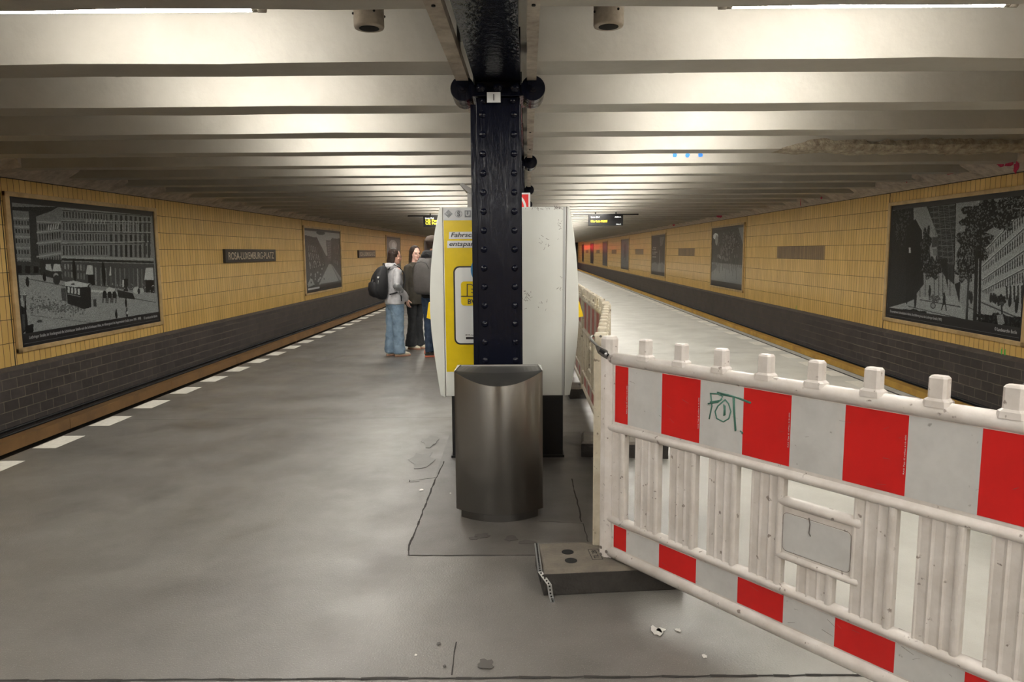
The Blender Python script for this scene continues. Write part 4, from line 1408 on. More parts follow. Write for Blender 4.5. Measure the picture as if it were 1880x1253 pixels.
# sloping lid with a shallow trough between the raised rims
bm = bmesh.new()
arcp = [(bx + (-1 + 2 * i / 20) * .262, 4.235 - .115 * (1 - (-1 + 2 * i / 20) ** 2)) for i in range(21)]
ft = [bm.verts.new((x, y, .826 + (y - 4.12) * .62)) for x, y in arcp]
md = [bm.verts.new((x, 4.25 + .02 * (1 - ((x - bx) / .262) ** 2), .899 - .02 * (1 - ((x - bx) / .262) ** 2))) for x, y in arcp]
bk = [bm.verts.new((bx + (x - bx) * .92, 4.50, .888)) for x, y in arcp]
for a, b_ in ((ft, md), (md, bk)):
    for i in range(20): bm.faces.new((a[i], a[i + 1], b_[i + 1], b_[i])).smooth = (a is ft)
obj('lid', bm, 'steeld', t)
bm = bmesh.new()
for sd in (-1, 1):
    x = bx + sd * .262
    prism(bm, [(x, 4.235, .897), (x - sd * .006, 4.235, .901), (bx + sd * .243, 4.50, .892), (bx + sd * .262, 4.50, .888)], (0, 0, .004))
vbox(bm, (bx - .243, 4.497, .884), (bx + .262, 4.503, .893))
obj('rim', bm, 'steelb', t)
ob_ = arc(.232, 4.48, 4.24, .10)
bm = bmesh.new(); prism(bm, [(x, y, 0.0) for x, y in ob_], (0, 0, .056)); obj('plinth', bm, 'steeld', t)

# ------------------------------------------------------------------ plastic barriers
PITCHB = .2075
LB = 2.03
def capsule_rail(bm, t0, t1, z0, z1, th, mi=0, n=12):
    """horizontal rail with rounded cross section along local x"""
    h = (z1 - z0) / 2; c = (z0 + z1) / 2
    ring = lambda x, k=1.0: [(x, th * k * math.sin(2 * PI * i / n), c + h * k * math.cos(2 * PI * i / n)) for i in range(n)]
    loft(bm, [ring(t0, .6), ring(t0 + .006), ring(t1 - .006), ring(t1, .6)], True, mi)


def slat(bm, t0, t1, z0, z1, ridges=3):
    """upright board with rounded ridges"""
    w_ = t1 - t0
    prof = []
    n = 30
    for i in range(n + 1):
        u = i / n
        h_ = .0135
        if ridges > 2:
            for rc in (.30, .60): h_ += .0055 * max(0, 1 - abs(u - rc) / .05)
            if u > .80: h_ += .009 * math.sin((u - .80) / .20 * PI) ** .6
            if u < .06: h_ += .003
        else:
            if u > .62: h_ += .009 * math.sin((u - .62) / .38 * PI) ** .6
        prof.append((t0 + u * w_, max(h_, .010)))
    ring = lambda z, k=1.0: [(x, -y * k, z) for x, y in prof] + [(x, y * k, z) for x, y in prof[::-1]]
    loft(bm, [ring(z0), ring(z1)], True, 0, False)


def make_barrier(label, pm='plastic', rm='sred', wm='swhite'):
    t = thing('safety_barrier', label, 'barrier', (0, 0, 0))
    def part(name, bm, m, **k): return obj(name, bm, m, t, world=False, **k)
    for nm, a, b, th in (('top_rail', 1.070, 1.128, .030), ('middle_rail', .750, .792, .028), ('lower_rail', .302, .342, .028), ('bottom_rail', .125, .186, .030)):
        bm = bmesh.new(); capsule_rail(bm, .02, LB - .02, a, b, th); part(nm, bm, pm)
    bm = bmesh.new(); vbox(bm, (.05, -.012, .79), (LB - .05, .012, 1.075)); part('upper_panel', bm, pm)
    bm = bmesh.new(); vbox(bm, (.05, -.012, .18), (LB - .05, .012, .31)); part('lower_panel', bm, pm)
    # end posts: two upright ribs each
    for e, sg in ((0, 1), (LB, -1)):
        bm = bmesh.new()
        xa, xb = sorted((e + sg * .002, e + sg * .068))
        loft(bm, [[(xa, -.028, z), (xa + .008, -.034, z), (xb - .03, -.034, z), (xb - .01, -.022, z), (xb, -.018, z), (xb, .018, z), (xb - .01, .022, z), (xb - .03, .034, z), (xa + .008, .034, z), (xa, .028, z)] for z in (.1275, 1.19)] +
             [[(xa + .006, -.024, 1.203), (xa + .01, -.028, 1.203), (xb - .03, -.028, 1.203), (xb - .012, -.018, 1.203), (xb - .006, -.014, 1.203), (xb - .006, .014, 1.203), (xb - .012, .018, 1.203), (xb - .03, .028, 1.203), (xa + .01, .028, 1.203), (xa + .006, .024, 1.203)]], True, 0, False)
        part('end_post', bm, pm)
        bm = bmesh.new()
        for z in (.135, .17): cyl(bm, (e + sg * .018, -.036, z), (e + sg * .018, -.0335, z), .008, seg=10)
        cyl(bm, (e + sg * .055, -.036, .16), (e + sg * .055, -.0335, .16), .008, seg=10)
        part('rivet_hole', bm, 'grime')
    for k in range(9):
        c = .2575 + PITCHB * k * .985
        if c > LB - .1: break
        bm = bmesh.new()
        def oc(a, b, z): return [(c + x, y, z) for x, y in ((-a, -b * .6), (-a * .7, -b), (a * .7, -b), (a, -b * .6), (a, b * .6), (a * .7, b), (-a * .7, b), (-a, b * .6))]
        loft(bm, [oc(.041, .030, 1.112), (oc(.038, .029, 1.132)), oc(.0275, .024, 1.140), oc(.027, .023, 1.202), oc(.022, .018, 1.209)], True, 0, False)
        part('peg', bm, pm)
    bm = bmesh.new()
    zz = (.335, .757)
    gaps = [.1835, .389, .595, .80, None, None, 1.420, 1.628, 1.836]
    def sl(a, b, z0=.335, z1=.757, r_=3):
        b2 = bmesh.new(); slat(b2, a, b, z0, z1, r_); return part('slat', b2, pm)
    hw = .0345
    sl(.066, .1835 - hw, r_=2)
    for a, b in ((.1835, .389), (.389, .595), (.595, .80)): sl(a + hw, b - hw)
    sl(.80 + hw, .972); sl(1.243, 1.420 - hw)
    for a, b in ((1.420, 1.628), (1.628, 1.836)): sl(a + hw, b - hw)
    sl(1.836 + hw, LB - .066, r_=2)
    sl(1.040, 1.178, .335, .45)
    # plate field in the middle
    for za, zb2 in ((.645, .684), (.438, .468)):
        bm = bmesh.new(); capsule_rail(bm, .945, 1.27, za, zb2, .024); part('plate_rail', bm, pm)
    bm = bmesh.new(); vbox(bm, (.962, -.010, .455), (1.25, .010, .66)); part('plate_field', bm, pm)
    bm = bmesh.new(); prism(bm, [(x, -.010, z) for x, z in rrect(.975, .478, 1.235, .622, .018)], (0, -.0025, 0)); part('name_plate', bm, 'swhite' if pm == 'plastic' else 'swhitef', bevel=.001)
    bm = bmesh.new()
    prev = rrect(.972, .475, 1.238, .625, .02); nx_ = rrect(.9735, .4765, 1.2365, .6235, .019)
    va = [bm.verts.new((x, -.0104, z)) for x, z in prev]; vb_ = [bm.verts.new((x, -.0104, z)) for x, z in nx_]
    for i in range(len(va)): bm.faces.new((va[i], va[(i + 1) % len(va)], vb_[(i + 1) % len(va)], vb_[i]))
    part('plate_groove', bm, 'grime', fix=False)
    # reflective sheets, red and white fields
    B_ = [.083, .166, .369, .576, .785, .990, 1.195, 1.405, 1.617, 1.822, 1.945]
    for z0, z1, nm in ((.803, 1.070, 'upper_reflective_sheet'), (.190, .299, 'lower_reflective_sheet')):
        for sd in (-1, 1):
            bm = bmesh.new()
            for i in range(10):
                vbox(bm, (B_[i], min(sd * .0122, sd * .0136), z0), (B_[i + 1], max(sd * .0122, sd * .0136), z1), i % 2)
            part(nm, bm, [rm, wm])
    return t


ang = math.atan2(2.029 - 3.404, 1.462 - .442)
b1 = make_barrier('nearest white plastic barrier with clean red and white stripes and a scrawled tag, foreground right')
b1['group'] = 'white plastic safety barriers'
note_children(b1)
b2 = make_barrier('barrier seen edge on, running straight back from the near corner post', 'plastic2', 'sredf', 'swhitef')
b2['group'] = 'white plastic safety barriers'
note_children(b2)
b1.location = (.442, 3.404, 0); b1.rotation_euler = (0, 0, ang)
PW[b1.name] = Matrix.Translation((.442, 3.404, 0)) @ Matrix.Rotation(ang, 4, 'Z')
a2 = (.432, 3.49); e2 = (.722, 5.50)
ang2 = math.atan2(e2[1] - a2[1], e2[0] - a2[0])
b2.location = (*a2, 0); b2.rotation_euler = (0, 0, ang2)
a3 = (.742, 5.72); ang3 = math.atan2(2.05, .035)
dup(b2, (*a3, 0), ang3, 'dirty striped barrier partly hidden by the right ticket machine, behind the corner')
dup(b2, (a3[0] + .04, a3[1] + 2.06, 0), ang3, 'farthest dirty striped barrier, beside the back of the ticket machine')
# scrawl and small print on the near barrier
def b1text(name, s, x, z, parent, m, **kw):
    me = text_mesh(s, **kw)
    me.transform(Matrix.Translation((x, -.0140, z)) @ Matrix.Rotation(PI / 2, 4, 'X') @ Matrix.Rotation(kw.get('rot', 0), 4, 'Z'))
    return obj(name, me, m, parent, world=False)
ups = [c_ for c_ in CH[b1.name] if c_.name.startswith('upper_reflective')][0]
def pen(pts, w_=.0035):
    bm = bmesh.new(); tube(bm, [(x, -.0138, z) for x, z in pts], w_ / 2, 5)
    return bm
def bpt(px, py):
    # pixel to barrier plane, local coordinates
    d = ray(px, py); n_ = Vector((-math.sin(ang), math.cos(ang), 0)); A_ = Vector((.442, 3.404, 0))
    tt = n_.dot(A_) / n_.dot(d); q = Vector((0, 0, CAMZ)) + d * tt
    return (Vector((math.cos(ang), math.sin(ang), 0)).dot(q - A_), q.z)
strokes = [[(1309, 723), (1311, 745), (1306, 769)], [(1308, 722), (1322, 723), (1331, 728), (1326, 735), (1308, 738)], [(1304, 741), (1322, 738), (1330, 732)],
           [(1336, 733), (1322, 745), (1317, 755), (1320, 768), (1332, 774), (1342, 768), (1346, 755), (1342, 741), (1335, 733)], [(1333, 742), (1334, 752), (1333, 763)], [(1335, 744), (1335, 762)],
           [(1321, 720), (1342, 725), (1365, 732), (1383, 739)], [(1327, 724), (1352, 728), (1382, 740)], [(1350, 727), (1351, 750), (1354, 791)], [(1352, 729), (1353, 760), (1355, 790)],
           [(1363, 791), (1368, 794), (1366, 796)]]
for st_ in strokes:
    o = obj('scrawl', pen([bpt(*q) for q in st_], .0065), 'marker', ups, world=False)
for (px, py) in ((1490, 960),):
    o = obj('scrawl', pen([bpt(1489, 950), bpt(1491, 962), bpt(1489, 978), bpt(1492, 984)], .004), 'grime', b1, world=False)
for xx, z0_ in ((.160, .88), (.570, .89), (.984, .90), (1.399, .90)):
    me = text_mesh('RA2 Typ C reflex 615-400', height=.005, width=.13)
    me.transform(Matrix.Translation((xx, -.0140, z0_ + .04)) @ Matrix.Rotation(PI / 2, 4, 'X') @ Matrix.Rotation(PI / 2, 4, 'Z'))
    obj('small_print', me, 'swhite', ups, world=False)
# grime marks on rails and slats of the near barrier
gm = bmesh.new()
for _ in range(150):
    t_ = random.uniform(.05, 1.9)
    if random.random() < .55:
        z_ = random.choice((1.10, .775, .325, .16)) + random.gauss(0, .008); dx, dz = random.uniform(.004, .02), random.uniform(.0006, .0016); y_ = -.0297 if z_ > 1 or z_ < .2 else -.0277
    else:
        z_ = random.uniform(.37, .74); dx, dz = random.uniform(.0006, .0018), random.uniform(.004, .028); y_ = -.0215
    prism(gm, [(t_ - dx, y_, z_ - dz), (t_ + dx, y_, z_ - dz * .7), (t_ + dx, y_, z_ + dz), (t_ - dx, y_, z_ + dz * .8)], (0, -.0008, 0))
gm.free()
bm = bmesh.new()
for _ in range(34):
    t_ = random.uniform(.1, 1.9); z_ = random.choice([random.uniform(.82, 1.05), random.uniform(.2, .29)])
    a_ = random.uniform(-.6, .6); l_ = random.uniform(.004, .022)
    d = Vector((math.cos(a_), 0, math.sin(a_))) * l_; nn = Vector((-math.sin(a_), 0, math.cos(a_))) * random.uniform(.0003, .0008)
    c_ = Vector((t_, -.0137, z_))
    prism(bm, [c_ - d - nn, c_ + d, c_ + d + nn, c_ - d + nn], (0, -.0005, 0))
o = obj('scuff_marks', bm, 'grime', ups, world=False); o['kind'] = 'stuff'

# barrier feet
def footplate(cx, cy, rot, label, L_=.69, W_=.33, H_=.125):
    t = thing('ballast_block', label, 'barrier base', (cx, cy, 0), rot, 'rubber barrier feet')
    bm = bmesh.new()
    a, b = L_ / 2, W_ / 2
    loft(bm, [[(-a, -b, 0), (a, -b, 0), (a, b, 0), (-a, b, 0)], [(-a, -b, H_ * .85), (a, -b, H_ * .85), (a, b, H_ * .85), (-a, b, H_ * .85)],
              [(-a + .018, -b + .018, H_), (a - .018, -b + .018, H_), (a - .018, b - .018, H_), (-a + .018, b - .018, H_)]], True, 0, False)
    o = obj('block', bm, ['rubber', 'rubtop'], t, world=False, bevel=.004)
    for p in o.data.polygons:
        if p.normal.z > .3: p.material_index = 1
    for hx, hy in ((-.19, -.07), (-.19, .03), (.19, -.07), (.19, .03)):
        bm = bmesh.new()
        lathe(bm, (hx, hy, H_ - .0005), (0, 0, 1), [(0, .030), (.0015, .030)], 20)
        obj('socket_hole', bm, 'hole', t, world=False)
    bm = bmesh.new()
    def ln(x0, y0, x1, y1): vbox(bm, (min(x0, x1) - .0012, min(y0, y1) - .0012, H_), (max(x0, x1) + .0012, max(y0, y1) + .0012, H_ + .001))
    ln(-.085, -.07, -.035, -.07); ln(-.085, .05, -.035, .05); ln(-.085, -.07, -.085, .05); ln(-.035, -.07, -.035, .05)
    fr = obj('moulded_mark', bm, 'hole', t, world=False)
    me = text_mesh('NISSEN'[:0] + 'TL 28', width=.09, height=.025)
    me.transform(Matrix.Translation((-.060, -.01, H_)) @ Matrix.Rotation(PI / 2, 4, 'Z'))
    obj('moulded_text', me, 'hole', fr, world=False)
    bm = bmesh.new(); vbox(bm, (-a - .0015, -.06, .02), (-a + .002, .06, .06)); obj('grip_recess', bm, 'hole', t, world=False)
    return t


f1a = Vector((.139, 3.213)); f1b = Vector((.807, 3.269))
fr_ = math.atan2(f1b.y - f1a.y, f1b.x - f1a.x)
fc_ = (f1a + f1b) / 2 + Vector((-math.sin(fr_), math.cos(fr_))) * .165
ft1 = footplate(fc_.x, fc_.y, fr_, 'dusty rubber foot under the near end of the barriers, a steel strap over it', L_=.67)
note_children(ft1)
def dfoot(x, y, r, lab):
    return dup(ft1, (x, y, 0), r, lab)
dfoot(.885, 5.64, math.radians(-6), 'dark rubber foot at the corner where the barriers meet behind the near one')
dfoot(.955, 7.93, 0.02, 'dark rubber foot beside the back corner of the right ticket machine')
dfoot(.96, 9.95, 0.02, 'farthest rubber foot under the barrier row')
dfoot(1.70, 1.74, fr_ + 2.4, 'rubber foot under the near right end of the barrier, outside the picture')
# perforated steel strap over the first foot
t = thing('perforated_strap', 'perforated steel strap over the end of the near barrier foot', 'strap', (.155, 3.24, 0))
path = [on_z(985, 998, .1265), on_z(990, 1038, .1265), on_z(991, 1043, .115), Vector((.166, 3.204, .06)), Vector((.172, 3.198, .012)), Vector((.176, 3.185, .003)), Vector((.178, 3.15, .002))]
path[2].y = min(path[2].y, 3.222)
bm = bmesh.new()
rows = []
for p in path: rows.append((bm.verts.new(p + Vector((-.011, 0, 0))), bm.verts.new(p + Vector((.011, 0, 0)))))
for a, b_ in zip(rows, rows[1:]): bm.faces.new((a[0], a[1], b_[1], b_[0]))
o = obj('strap_band', bm, 'steelb', t, fix=False)
sm = o.modifiers.new('solid', 'SOLIDIFY'); sm.thickness = .0015; sm.offset = 1
bm = bmesh.new()
for a, b_ in zip(path, path[1:]):
    n_ = max(1, int((b_ - a).length / .013))
    for i in range(n_):
        c_ = a.lerp(b_, (i + .5) / n_); d_ = (b_ - a).normalized(); nn = Vector((1, 0, 0)).cross(d_).normalized()
        if nn.y > 0 or (abs(nn.y) < .3 and nn.z < 0): nn = -nn
        cyl(bm, c_, c_ + nn * .0022, .0042, seg=8)
obj('strap_holes', bm, 'hole', t)['kind'] = 'stuff'

# steel latch joining the two near barriers
Tt = thing('barrier_latch', 'grey steel loop latch around the corner posts of the two near barriers', 'latch', (.44, 3.40, 1.08))
zt = 1.145
bm = bmesh.new()
# the loop lies around the rear post, its two arms drop to the plate on the near post
def bl(px, py, off=0):
    return on_y(px, py, 3.37 + off)
lp = [bl(1098, 637, -.02), bl(1092, 631, -.01), bl(1086, 625, .02), bl(1084.5, 620, .08), bl(1088, 617, .15), bl(1096, 616.5, .17), bl(1103, 618, .12)]
tube(bm, lp, .006, 8)
obj('loop', bm, 'steeld', Tt)
bm = bmesh.new()
prism(bm, [bl(1092, 634, -.012), bl(1101, 636, -.012), bl(1112, 641, -.014), bl(1121, 648, -.016), bl(1123.5, 655, -.016), bl(1121, 661, -.016), bl(1114, 660, -.014), bl(1104, 654, -.012), bl(1097, 648, -.012)], (0, -.006, 0))
obj('plate', bm, 'steeld', Tt, bevel=.002)
bm = bmesh.new(); tube(bm, [bl(1101, 643, -.021), bl(1117, 653, -.023)], .0075, 8); obj('slot', bm, 'hole', Tt)
bm = bmesh.new(); ball(bm, bl(1112, 650.5, -.026), .009, 6); obj('bolt', bm, 'steelb', Tt)

# dark thing at the right edge
c = on_z(1885, 735, 1.12)
t = thing('rounded_dark_container', 'black rounded object beyond the barrier, cut off by the right edge of the photo', 'container', (2.42, 3.30, 0))
bm = bmesh.new()
x0_ = on_y(1868, 720, 3.3).x + .02
ztop_ = on_y(1880, 690, 3.3).z - .07
rings = []
for z, k in ((0, .86), (.05, .92), (.6, .97), (ztop_ - .22, 1.0), (ztop_ - .12, .985), (ztop_ - .05, .93), (ztop_ + .01, .80), (ztop_ + .05, .55), (ztop_ + .06, .2)):
    r_ = .27 * k
    rings.append([(x0_ + .27 + r_ * math.cos(a_) * (1 if abs(math.cos(a_)) else 1), 3.3 + r_ * math.sin(a_), z) for a_ in [2 * PI * i / 28 for i in range(28)]])
loft(bm, rings)
obj('shell', bm, 'blackm', t)
bm = bmesh.new()
r_ = .273
loft(bm, [[(x0_ + .27 + q * math.cos(a_), 3.3 + q * math.sin(a_), z) for a_ in [2 * PI * i / 28 for i in range(28)]] for q, z in ((.262, .58), (.272, .59), (.272, .62), (.262, .63))])
obj('band', bm, 'steeld', t)
# ------------------------------------------------------------------ people
M['skin'] = mat('skin', (0.58, 0.33, 0.245), 0.5, noise=0.15, nscale=14)
M['skinp'] = mat('pale_skin', (0.72, 0.45, 0.36), 0.5)
M['lips'] = mat('lips', (0.42, 0.12, 0.11), 0.45)
M['eye'] = mat('eye_dark', (0.03, 0.02, 0.02), 0.3)
M['hair'] = mat('dark_brown_hair', (0.030, 0.017, 0.012), 0.6, noise=0.5, nscale=60, spec=0.25, bump=0.3, bscale=120, stretch=(1, 1, .12))
M['jgrey'] = mat('light_grey_jacket', (0.46, 0.455, 0.475), 0.6, noise=0.2, nscale=10, bump=0.2, bscale=14)
M['jgrey2'] = mat('mid_grey_jacket', (0.17, 0.175, 0.18), 0.6)
M['denim'] = mat('light_blue_denim', (0.21, 0.30, 0.40), 0.75, noise=0.4, nscale=7, col2=(0.12, 0.185, 0.265), bump=0.45, bscale=24)
M['denimd'] = mat('black_denim', (0.022, 0.024, 0.028), 0.8, noise=0.4, nscale=12, bump=0.3, bscale=20)
M['navy'] = mat('navy_denim', (0.025, 0.045, 0.085), 0.8, noise=0.4, nscale=14, col2=(0.015, 0.028, 0.055), bump=0.35, bscale=20)
M['olive'] = mat('olive_coat', (0.045, 0.038, 0.026), 0.75, noise=0.4, nscale=8, bump=0.3, bscale=12)
M['hoodie'] = mat('black_hoodie', (0.009, 0.009, 0.011), 0.85, bump=0.3, bscale=12)
M['packb'] = mat('black_backpack', (0.008, 0.008, 0.010), 0.72, bump=0.25, bscale=16)
M['packg'] = mat('grey_backpack', (0.085, 0.078, 0.076), 0.7, noise=0.25, nscale=12, bump=0.15, bscale=12)
M['packg2'] = mat('mauve_grey_strap', (0.15, 0.125, 0.13), 0.7)
M['cap_c'] = mat('brown_grey_cap', (0.10, 0.075, 0.062), 0.85, noise=0.3, nscale=30)
M['shoew'] = mat('cream_shoe', (0.62, 0.57, 0.45), 0.6)
M['shoed'] = mat('dark_olive_shoe', (0.035, 0.036, 0.03), 0.7)
M['sole_t'] = mat('tan_sole', (0.42, 0.22, 0.15), 0.7)
M['sole_o'] = mat('orange_sole', (0.65, 0.18, 0.11), 0.6)


def pseg(bm, p0, p1, r0, r1):
    p0, p1 = Vector(p0), Vector(p1)
    cyl(bm, p0, p1, r0, r1, 14)
    ball(bm, p0, r0, 7); ball(bm, p1, r1, 7)


def chain(bm, pts):
    for (a, ra), (b, rb) in zip(pts, pts[1:]):
        pseg(bm, a, b, ra, rb)


def stack(bm, rings, n=20):
    """rings: (x, y, z, rx, ry)"""
    loft(bm, [[(x + rx * math.cos(2 * PI * i / n), y + ry * math.sin(2 * PI * i / n), z) for i in range(n)] for x, y, z, rx, ry in rings])


def blend(name, bm, m, parent, voxel=0.011, smooth=4, wrinkle=0.0, wsize=0.07, k=1.0):
    if k != 1.0:
        bmesh.ops.scale(bm, verts=bm.verts, vec=(k, k, k))
    o = obj(name, bm, m, parent, world=False)
    r = o.modifiers.new('remesh', 'REMESH'); r.mode = 'VOXEL'; r.voxel_size = voxel; r.use_smooth_shade = True
    s = o.modifiers.new('smooth', 'SMOOTH'); s.iterations = smooth; s.factor = 0.6
    if wrinkle:
        tx = bpy.data.textures.new(name + '_folds', 'CLOUDS'); tx.noise_scale = wsize; tx.noise_depth = 2
        d = o.modifiers.new('folds', 'DISPLACE'); d.texture = tx; d.strength = wrinkle; d.mid_level = 0.5; d.texture_coords = 'LOCAL'
    return o


def hand(bm, wrist, dirn, palm_n, side=1, curl=0.5, s=1.0):
    """a palm and five bent fingers; dirn: towards the fingertips, palm_n: out of the palm"""
    w_ = Vector(wrist); d = Vector(dirn).normalized(); n_ = Vector(palm_n); n_ = (n_ - d * n_.dot(d)).normalized()
    l = d.cross(n_) * side
    for q in (-.024, -.008, .008, .024):
        pseg(bm, w_ + l * q * .6, w_ + d * .085 * s + l * q, .014 * s, .0115 * s)
    for i, (q, ln_) in enumerate(((-.030, .060), (-.010, .074), (.010, .080), (.030, .072))):
        p = w_ + d * .085 * s + l * q; r_ = .0085 * s; dd = d
        for j in range(3):
            dd = (dd + n_ * curl * .75).normalized()
            q2 = p + dd * ln_ * s * (.45, .32, .25)[j]
            pseg(bm, p, q2, r_, r_ * .92); p = q2; r_ *= .92
    p = w_ + d * .025 * s + l * .026; dd = (d * .7 + l * .75 + n_ * .25).normalized()
    for j in range(2):
        q2 = p + dd * (.042, .030)[j] * s; pseg(bm, p, q2, .0115 * s, .0095 * s); p = q2; dd = (dd + d * .4 + n_ * .3).normalized()


def figure(name, label, pos, phi, H, pose, skin='skin'):
    """canonical figure 1.71 m tall, facing +y, scaled to H; returns the Empty and the scale"""
    k = H / 1.71
    t = thing(name, label, 'person', (pos[0], pos[1], 0), phi)
    bm = bmesh.new()
    # legs, pelvis, trunk, neck
    for sd, ft in ((-1, pose['feet'][0]), (1, pose['feet'][1])):
        hip = (sd * .085, 0, .90); knee = (ft[0] * .5 + sd * .045, ft[1] * .5 + .02, .49); an = (ft[0], ft[1] - .02, .085)
        chain(bm, [(hip, .078), (knee, .050), (an, .034)])
        pseg(bm, an, (ft[0], ft[1] + .10, .045), .034, .028)
    stack(bm, [(0, 0, .84, .12, .09), (0, 0, .92, .145, .10), (0, 0, 1.05, .12, .085), (0, .01, 1.22, .145, .095), (0, 0, 1.36, .15, .085), (0, -.005, 1.42, .09, .06), (0, 0, 1.45, .05, .05)])
    hx, hy = pose.get('head', (0, 0))
    chain(bm, [((0, -.01, 1.40), .052), ((hx * .5, .005 + hy * .5, 1.52), .048)])
    for sd, arm in ((-1, pose['arms'][0]), (1, pose['arms'][1])):
        sh = (sd * .165, 0, 1.385); el, wr_, hd = arm[:3]
        chain(bm, [(sh, .050), (el, .040), (wr_, .026)])
        hand(bm, wr_, hd, arm[3], side=sd, curl=arm[4] if len(arm) > 4 else .4)
    # head, turned about its own axis
    hb = bmesh.new()
    ball(hb, (0, -.012, .03), .088, 10, sc=(.86, 1.06, 1.12))
    ball(hb, (0, .022, -.035), .066, 10, sc=(.86, .98, 1.12))
    pseg(hb, (0, .060, -.085), (0, .062, -.083), .023, .022)
    chain(hb, [((0, .085, .012), .010), ((0, .103, -.022), .0135), ((0, .092, -.030), .012)])
    for sd in (-1, 1):
        ball(hb, (sd * .011, .092, -.028), .008, 5)
        ball(hb, (sd * .074, -.008, -.01), .022, 6, sc=(.4, .8, 1.2))
        ball(hb, (sd * .035, .066, -.022), .026, 6, sc=(1, .6, .8))
        ball(hb, (sd * .030, .078, .026), .020, 6, sc=(1.1, .5, .4))
    tl = pose.get('tilt', 0)
    mt = Matrix.Translation((hx, hy + .012, 1.600)) @ Matrix.Rotation(pose.get('turn', 0), 4, 'Z') @ Matrix.Rotation(tl, 4, 'X')
    me_ = bpy.data.meshes.new('x'); hb.to_mesh(me_); hb.free(); me_.transform(mt); bm.from_mesh(me_); bpy.data.meshes.remove(me_)
    body = blend('body', bm, skin, t, .0085 * k, 3, k=k)
    HM = Matrix.Scale(k, 4) @ mt
    for sd in (-1, 1):
        bm = bmesh.new(); ball(bm, HM @ Vector((sd * .030, .0855, .008)), .0095 * k, 6, sc=(1.25, .6, .7)); obj('eye', bm, 'eye', t, world=False)
        bm = bmesh.new(); tube(bm, [HM @ Vector((sd * x, y, .028)) for x, y in ((.014, .092), (.032, .090), (.050, .076))], .003 * k, 6); obj('eyebrow', bm, 'hair', t, world=False)
    bm = bmesh.new(); tube(bm, [HM @ Vector((x, y, -.055)) for x, y in ((-.022, .077), (-.010, .086), (0, .088), (.010, .086), (.022, .077))], .0050 * k, 6); obj('lips', bm, 'lips', t, world=False)
    return t, k, HM


def merge_head(bm, hb, HM, k):
    me_ = bpy.data.meshes.new('x'); hb.to_mesh(me_); hb.free(); me_.transform(HM); bm.from_mesh(me_); bpy.data.meshes.remove(me_)


def shoe(t, k, ft, turn, upper, sole, name='shoe', hi=False):
    mt = Matrix.Scale(k, 4) @ Matrix.Translation((ft[0], ft[1], 0)) @ Matrix.Rotation(turn, 4, 'Z')
    def outl(w0, l0, l1, z, n=22):
        pts = []
        for i in range(n):
            a = 2 * PI * i / n
            y = (l0 + l1) / 2 + (l1 - l0) / 2 * math.sin(a)
            u = (y - l0) / (l1 - l0)
            pts.append((w0 * (.78 + .22 * math.sin(u * PI * .9)) * math.cos(a), y, z))
        return pts
    bm = bmesh.new(); loft(bm, [outl(.048, -.085, .185, .0), outl(.050, -.088, .19, .012), outl(.049, -.086, .188, .024)])
    bm.transform(mt); s_ = obj('sole', bm, sole, t, world=False)
    bm = bmesh.new()
    loft(bm, [outl(.046, -.083, .185, .022), outl(.046, -.082, .176, .045), outl(.043, -.08, .13, .065), outl(.040, -.078, .05, .085), outl(.038, -.074, .025, .11 if hi else .098)])
    bm.transform(mt); u_ = obj(name, bm, upper, t, world=False)
    return u_, mt


def hair_long(t, k, HM, zlow=-.17, m='hair', parted=True):
    hb = bmesh.new()
    ball(hb, (0, -.026, .040), .097, 10, sc=(.90, 1.0, 1.05))
    n = 22
    for z0, z1 in ((.03, zlow),):
        for i in range(n):
            a = math.radians(-188 + (196) * i / (n - 1))        # round the back, open at the face
            x, y = .082 * math.cos(a), -.022 + .088 * math.sin(a)
            pseg(hb, (x * .95, y * .95, .05), (x * 1.05, y * 1.02 - .004, z1 * (1 - .12 * abs(math.cos(a)))), .018, .013)
    stack(hb, [(0, -.05, zlow, .07, .035), (0, -.045, -.05, .075, .05), (0, -.03, .02, .07, .06)])
    bm = bmesh.new(); merge_head(bm, hb, HM, 1)
    return blend('hair', bm, m, t, .008, 3, .008, .03)


# ---- woman in the light grey jacket
pw = on_z(727, 654, 0)
feetW = [(-.085, -.05), (.085, .03)]
armsW = [((-.21, -.05, 1.13), (-.155, .12, .97), (.5, .3, -.8), (1, 0, -.2), .5),
         ((.228, -.045, 1.135), (.165, .125, .975), (-.55, .3, -.8), (-1, 0, -.2), .5)]
t, k, HM = figure('person', 'woman in a light grey jacket and pale jeans with a black backpack, looking right', (pw.x, pw.y + .02), math.radians(-60), 1.635,
                  dict(feet=feetW, arms=armsW, head=(.0, .015), turn=math.radians(-24), tilt=math.radians(-6)))
W1 = t
hair_long(t, k, HM, -.165)
bm = bmesh.new()
stack(bm, [(0, -.005, .845, .196, .150), (0, -.005, .92, .190, .145), (0, 0, 1.02, .165, .125), (0, .005, 1.22, .178, .135), (0, 0, 1.34, .175, .12), (0, -.005, 1.42, .115, .09), (0, -.005, 1.47, .075, .07)])
for sd, a in ((-1, armsW[0]), (1, armsW[1])):
    chain(bm, [((sd * .160, 0, 1.365), .068), (a[0], .058), (tuple(Vector(a[1]) * .9 + Vector(a[0]) * .1), .046)])
    chain(bm, [(a[1], .047), (tuple(Vector(a[1]) + Vector(a[2]).normalized() * .06), .047)])
ja = blend('jacket', bm, 'jgrey', t, .011, 4, .022, .085, k=k)
bm = bmesh.new(); stack(bm, [(0, -.07, 1.41, .11, .075), (0, -.075, 1.455, .135, .095), (0, -.06, 1.495, .115, .085), (0, -.04, 1.505, .09, .07)]); 
